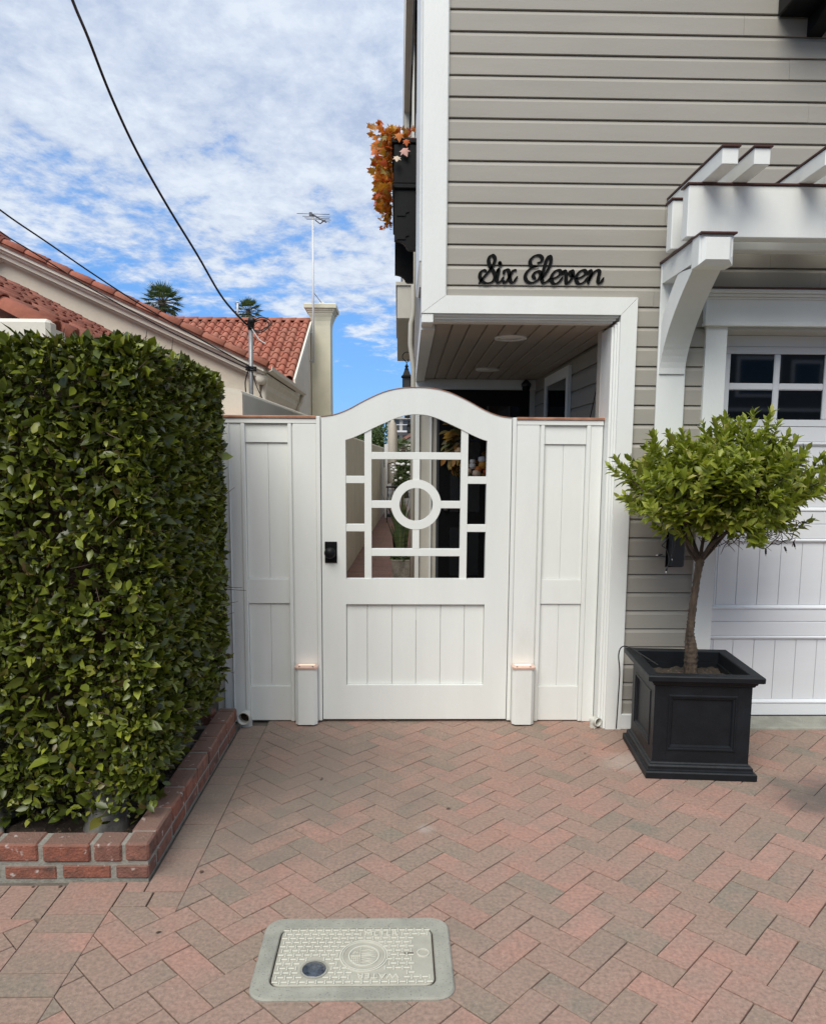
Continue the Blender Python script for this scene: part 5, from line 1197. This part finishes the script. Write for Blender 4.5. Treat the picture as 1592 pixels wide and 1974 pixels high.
# rear wing: roof slope faces the street
EX, EY0, EZ0, EY1, EZ1 = -2.50, 14.32, 3.43, 18.03, 5.44
MB().prism([(14.61, 0), (21.5, 0), (21.5, 3.5), (EY1, EZ1 - .12), (14.61, EZ0 + .04)], -9.5, EX - .02, 'x').build('wing_wall', 'stucco_cream', nh)
sl2 = (EZ1 - EZ0) / (EY1 - EY0)
MB().prism([(EY0, EZ0 - .06), (EY1, EZ1 - .06), (EY1, EZ1), (EY0, EZ0)], -9.5, EX - .03, 'x').build('wing_roof', 'roof_pan', nh)
MB().prism([(EY0 - .05, EZ0 - .16), (EY1, EZ1 - .13), (EY1, EZ1 + .05), (EY0 - .05, EZ0 + .02)], EX - .029, EX + .02, 'x').build('rake_board', 'stucco_pale', nh)
MB().prism([(EY1 + .001, EZ1 - .13), (21.6, 3.5), (21.6, 3.7), (EY1 + .001, EZ1 + .05)], -9.5, EX + .02, 'x').build('rear_slope', 'roof_pan', nh)
sd3 = Vector((0, EY1 - EY0, EZ1 - EZ0)).normalized(); up3 = (0, -sd3.z, sd3.y); wt = tile_mesh(.100, .070, .44, 6); pan = MB(); cnt = 0
ncol = 15; SLN = math.hypot(EY1 - EY0, EZ1 - EZ0)
for c in range(ncol):
    x = EX - .13 - c * .262; s_ = 0.0
    while s_ < SLN - .3:
        p = Vector((x, EY0 - .02, EZ0 + .012)) + sd3 * (s_ + random.uniform(-.012, .012)); place_tile(wt, 'roof_tile', p + Vector(up3) * (.012), sd3, nh, up=up3); s_ += .385; cnt += 1
    # concave pan between the barrels
    v = []; 
    for s_ in np.arange(0, SLN, .385):
        for e_ in (0, .40):
            for k_ in range(5):
                a_ = math.pi + math.pi * k_ / 4; q = Vector((x - .131 + .07 * math.cos(a_), EY0, EZ0)) + sd3 * (s_ + e_) + Vector(up3) * (.075 + .055 * math.sin(a_) - e_ * .05); v.append(q)
    f = [(i * 10 + k_, i * 10 + k_ + 1, i * 10 + 5 + k_ + 1, i * 10 + 5 + k_) for i in range(len(v) // 10) for k_ in range(4)]
    pan.add(v, f, True)
stuff(pan.build('pan_tiles', 'roof_tile_rest', nh))
for i in range(11): place_tile(big_t, 'ridge_tile', (EX - .02 - i * .40 , EY1, EZ1 + .03), (-1, 0, 0.03), nh)
# chimney with flared cap
ch = MB()
def rectring(prof):
    v = []
    for (d, z_) in prof: v += [(-2.50 - d, 18.0 - d, z_), (-1.955 + d, 18.0 - d, z_), (-1.955 + d, 18.75 + d, z_), (-2.50 - d, 18.75 + d, z_)]
    n = len(prof); return MB().add(v, [(i * 4 + a_, i * 4 + (a_ + 1) % 4, (i + 1) * 4 + (a_ + 1) % 4, (i + 1) * 4 + a_) for i in range(n - 1) for a_ in range(4)] + [tuple((n - 1) * 4 + a_ for a_ in range(4))])
chm = rectring([(.02, 0), (.0, 3.5), (0, 5.35), (.012, 5.48), (.04, 5.58), (.075, 5.66), (.08, 5.70), (.10, 5.705), (.105, 5.75), (.13, 5.755), (.135, 5.80), (.185, 5.82), (.19, 5.92), (.16, 5.95), (0, 5.96)]).build('chimney', 'chimney_stucco', nh)
MB().lathe([(.16, 5.955), (.14, 6.02), (.06, 6.06), (0, 6.07)], -2.22, 18.35, 14).build('flue', 'stucco_pale', chm)
# antenna
an = thing('tv_antenna', 'thin tv antenna on a tall white mast strapped to the chimney', 'antenna', (-2.40, 17.6, 4.2))
MX2, MY2 = -2.40, 17.6
MB().tube([(MX2, MY2, 4.25), (MX2 + .02, MY2, 8.28)], .030, 8).build('mast', 'mast_white', an)
for z_ in (5.10, 4.32): MB().tube([(MX2, MY2, z_), (-2.505, MY2 + .1, z_)], .016, 6).build('bracket', 'mast_white', an)
MB().tube([(MX2 + .01, MY2, 6.2), (-2.20, 18.2, 6.0)], .010, 5).build('stay', 'antenna_metal', an)
bo = [np.array((MX2 - .03, MY2, 8.30)), np.array((MX2 + .42, MY2 - .35, 7.98))]
boom = MB().tube(bo, .022, 6); boom.box(MX2 - .08, MX2, MY2 - .05, MY2 + .05, 8.24, 8.33); boom.build('boom', 'antenna_metal', an)
for t_, l0, l1 in ((.05, .40, .48), (.38, .38, .36), (.58, .40, .26), (.75, .42, .22), (.97, .10, .10)):
    c_ = bo[0] * (1 - t_) + bo[1] * t_; MB().tube([c_ + np.array((-l0, -.10, -.015)), c_ + np.array((l1, .10, .03))], .008, 5).build('element', 'antenna_metal', an)
MB().tube([(MX2 + .10, MY2 - .1, 8.10), (MX2 + .24, MY2 - .2, 7.98), (MX2 + .40, MY2 - .3, 8.06)], .016, 5).build('corner_reflector', 'antenna_metal', an)
vp = thing('vent_pipe', 'thin white vent pipe on the far roof ridge beside the smaller palm', 'pipe', (-4.8, 18.8, 5.2)); p_ = at(458, 612, 18.8); q_ = at(458, 583, 18.8)
MB().tube([p_, q_], .028, 8).build('pipe', 'mast_white', vp); MB().tube([q_, q_ + np.array((0, 0, .03))], .04, 8).build('cap', 'mast_white', vp)

# low tile-roofed garage in front of the gable
lg = thing('tiled_outbuilding', 'low outbuilding with red barrel-tile roof and white wall above the hedge', 'outbuilding', (-5, 5, 0))
B(-9, -2.83, 2.02, 2.18, 0, 2.665, c=.03).build('front_wall', 'stucco_pale', lg)
B(-2.999, -2.85, 2.19, 9.0, 0, 2.42, c=.01).build('side_wall', 'stucco_pale', lg)
hz = lambda x: 1.13 - .5 * x
MB().strip([(x, hz(x) + .01) for x in (-9, -2.90)], [(x, hz(x) - .09) for x in (-9, -2.90)], 2.22, 9.05).build('roof_deck', 'roof_pan', lg)
MB().prism([(2.10, 2.60), (9.0, 2.60), (9.0, 2.55), (2.10, 2.50)], -2.94, -2.84, 'x').build('gutter', 'stucco_pale', lg)
ud2 = Vector((-1, 0, .5)).normalized(); up4 = (.447, 0, .894); lt = tile_mesh(.098, .064, .45, 6); lt2 = tile_mesh(.125, .095, .55, 8)
s_ = 0
while s_ < 2.6:
    p = Vector((-2.88, 2.20, hz(-2.88) + .0)) + ud2 * s_; place_tile(lt2, 'rake_tile', p, ud2, lg, up=up4); s_ += .47
cnt = 0
for c in range(30):
    y_ = 2.43 + c * .235; s_ = random.uniform(-.1, .1)
    while s_ < 3.9:
        p = Vector((-2.86, y_, hz(-2.86) + .025)) + ud2 * s_
        if cnt < 290: place_tile(lt, 'roof_tile', p, ud2, lg, up=up4); cnt += 1
        s_ += .395

# service mast and overhead cables
sm = thing('service_mast', 'grey electrical service mast with cable clamps beside the neighbour gutter', 'mast', (-1.77, 5, 0))
MB().tube([(-1.78, 5, 0), (-1.775, 5, 2.4), (-1.765, 5, 3.10)], .026, 10).build('conduit', 'galvanised', sm)
MB().tube([(-1.765, 5, 3.08), (-1.765, 5, 3.15), (-1.75, 4.97, 3.19), (-1.72, 4.93, 3.17)], [.035, .045, .042, .03], 10).build('weatherhead', 'cable_black', sm)
for z_ in (2.61, 2.64): MB().tube([(-1.83, 4.97, z_), (-1.70, 4.97, z_ - .01)], .014, 6).build('clamp', 'cable_black', sm)
for k in range(2):
    a_ = k * 1.4; MB().tube(catmull([(-1.75, 4.95, 3.16), (-1.62 + .03 * k, 4.95, 3.22 - .03 * k), (-1.55 + .04 * math.cos(a_), 4.95, 3.15 - .04 * k), (-1.66, 4.95, 3.06 - .02 * k), (-1.76, 4.95, 3.10)], 5), .007, 5).build('drip_loop', 'cable_black', sm)
MB().tube(catmull([(-1.74, 4.95, 3.08), (-1.66, 4.95, 2.96), (-1.58, 4.95, 2.91)], 5), .007, 5).build('ground_wire', 'mast_white', sm)
MB().tube(catmull([(-1.80, 4.97, 2.60), (-1.84, 4.97, 2.45), (-1.82, 4.97, 2.2)], 5), .008, 5).build('drop_wire', 'cable_black', sm)
MB().tube(catmull([(-1.76, 4.97, 2.60), (-1.70, 4.97, 2.40), (-1.60, 4.97, 2.2)], 5), .006, 5).build('drop_wire', 'cable_black', sm)
def cable(px, y0, y1, r, label, ext=None):
    n_ = len(px); pts = [at(x, y, y0 + (y1 - y0) * i / (n_ - 1)) for i, (x, y) in enumerate(px)]
    d = pts[0] - pts[1]; pts = [pts[0] + d * 3.0 + np.array((0, 0, .4)), pts[0] + d * 1.2 + np.array((0, 0, .06))] + pts
    tag(MB().tube(catmull(pts, 6), r, 6).build('overhead_cable', 'cable_black'), label, 'cable')
cable([(140, 0), (170, 72), (213, 182), (262, 288), (320, 392), (380, 490), (430, 575), (476, 626)], 1.2, 5, .0115, 'thick black twisted cable sweeping steeply down from the top of the sky to the mast')
cable([(0, 404), (90, 466), (180, 528), (273, 588), (380, 650), (484, 708)], 2.4, 4.97, .0075, 'upper of the two thin black cables along the red tile rake')
cable([(0, 446), (53, 479), (120, 521), (176, 556), (330, 640), (484, 713)], 2.4, 4.97, .0062, 'lower of the two thin black cables crossing the gable cornice')

# house across the alley, behind the camera: what the garage panes mirror
oh = thing('house_across_alley', 'dark house with white trimmed windows mirrored in the garage panes', 'house', (4, -15, 0))
B(-6, 14, -19, -13.5, 0, 6.5).build('wall', 'opposite_wall', oh)
MB().prism([(-19.3, 6.4), (-13.2, 6.4), (-16.2, 8.4)], -6.3, 14.3, 'x').build('roof', 'roof_pan', oh)
for (x, w, z_, h) in ((1.2, 1.6, 3.2, 1.6), (4.4, 1.6, 3.2, 1.6), (7.95, 1.05, 3.05, .95), (9.25, .75, 3.3, .62), (11.4, 1.5, 3.2, 1.6)):
    w_ = B(x, x + w, -13.499, -13.44, z_, z_ + h, c=.01).build('window', 'mast_white', oh); B(x + .08, x + w - .08, -13.439, -13.43, z_ + .08, z_ + h - .08).build('pane', 'dark_glass', w_)
B(6.5, 11.0, -13.499, -13.40, 2.72, 2.80).build('string_course', 'mast_white', oh)

lit = at(620, 1503, -1) ; pts_ = []
for (px_, py_) in ((618, 1505), (624, 1500), (480, 1466), (386, 1684), (1128, 1452), (60, 1712), (75, 1708), (120, 1706), (860, 1560), (300, 1800)):
    d_ = (px_ - CXP) / FPX * CR - (py_ - CYP) / FPX * CU + _f; pts_.append(CAM + d_ * (.003 - CAM[2]) / d_[2])
pts_ = np.array(pts_); k_ = len(pts_)
ll = obj('leaf_litter', leaves('litter', pts_, rng.normal(0, 1, (k_, 3)) * [1, 1, .15], np.tile([0., 0, 1.], (k_, 1)) + rng.normal(0, .3, (k_, 3)), rng.uniform(.014, .030, k_), .5), 'twig'); stuff(ll); tag(ll, 'a few small dry brown leaf bits scattered on the pavers', 'leaf litter')

for o in list(scene.objects):
    if '_w' in o: del o['_w']
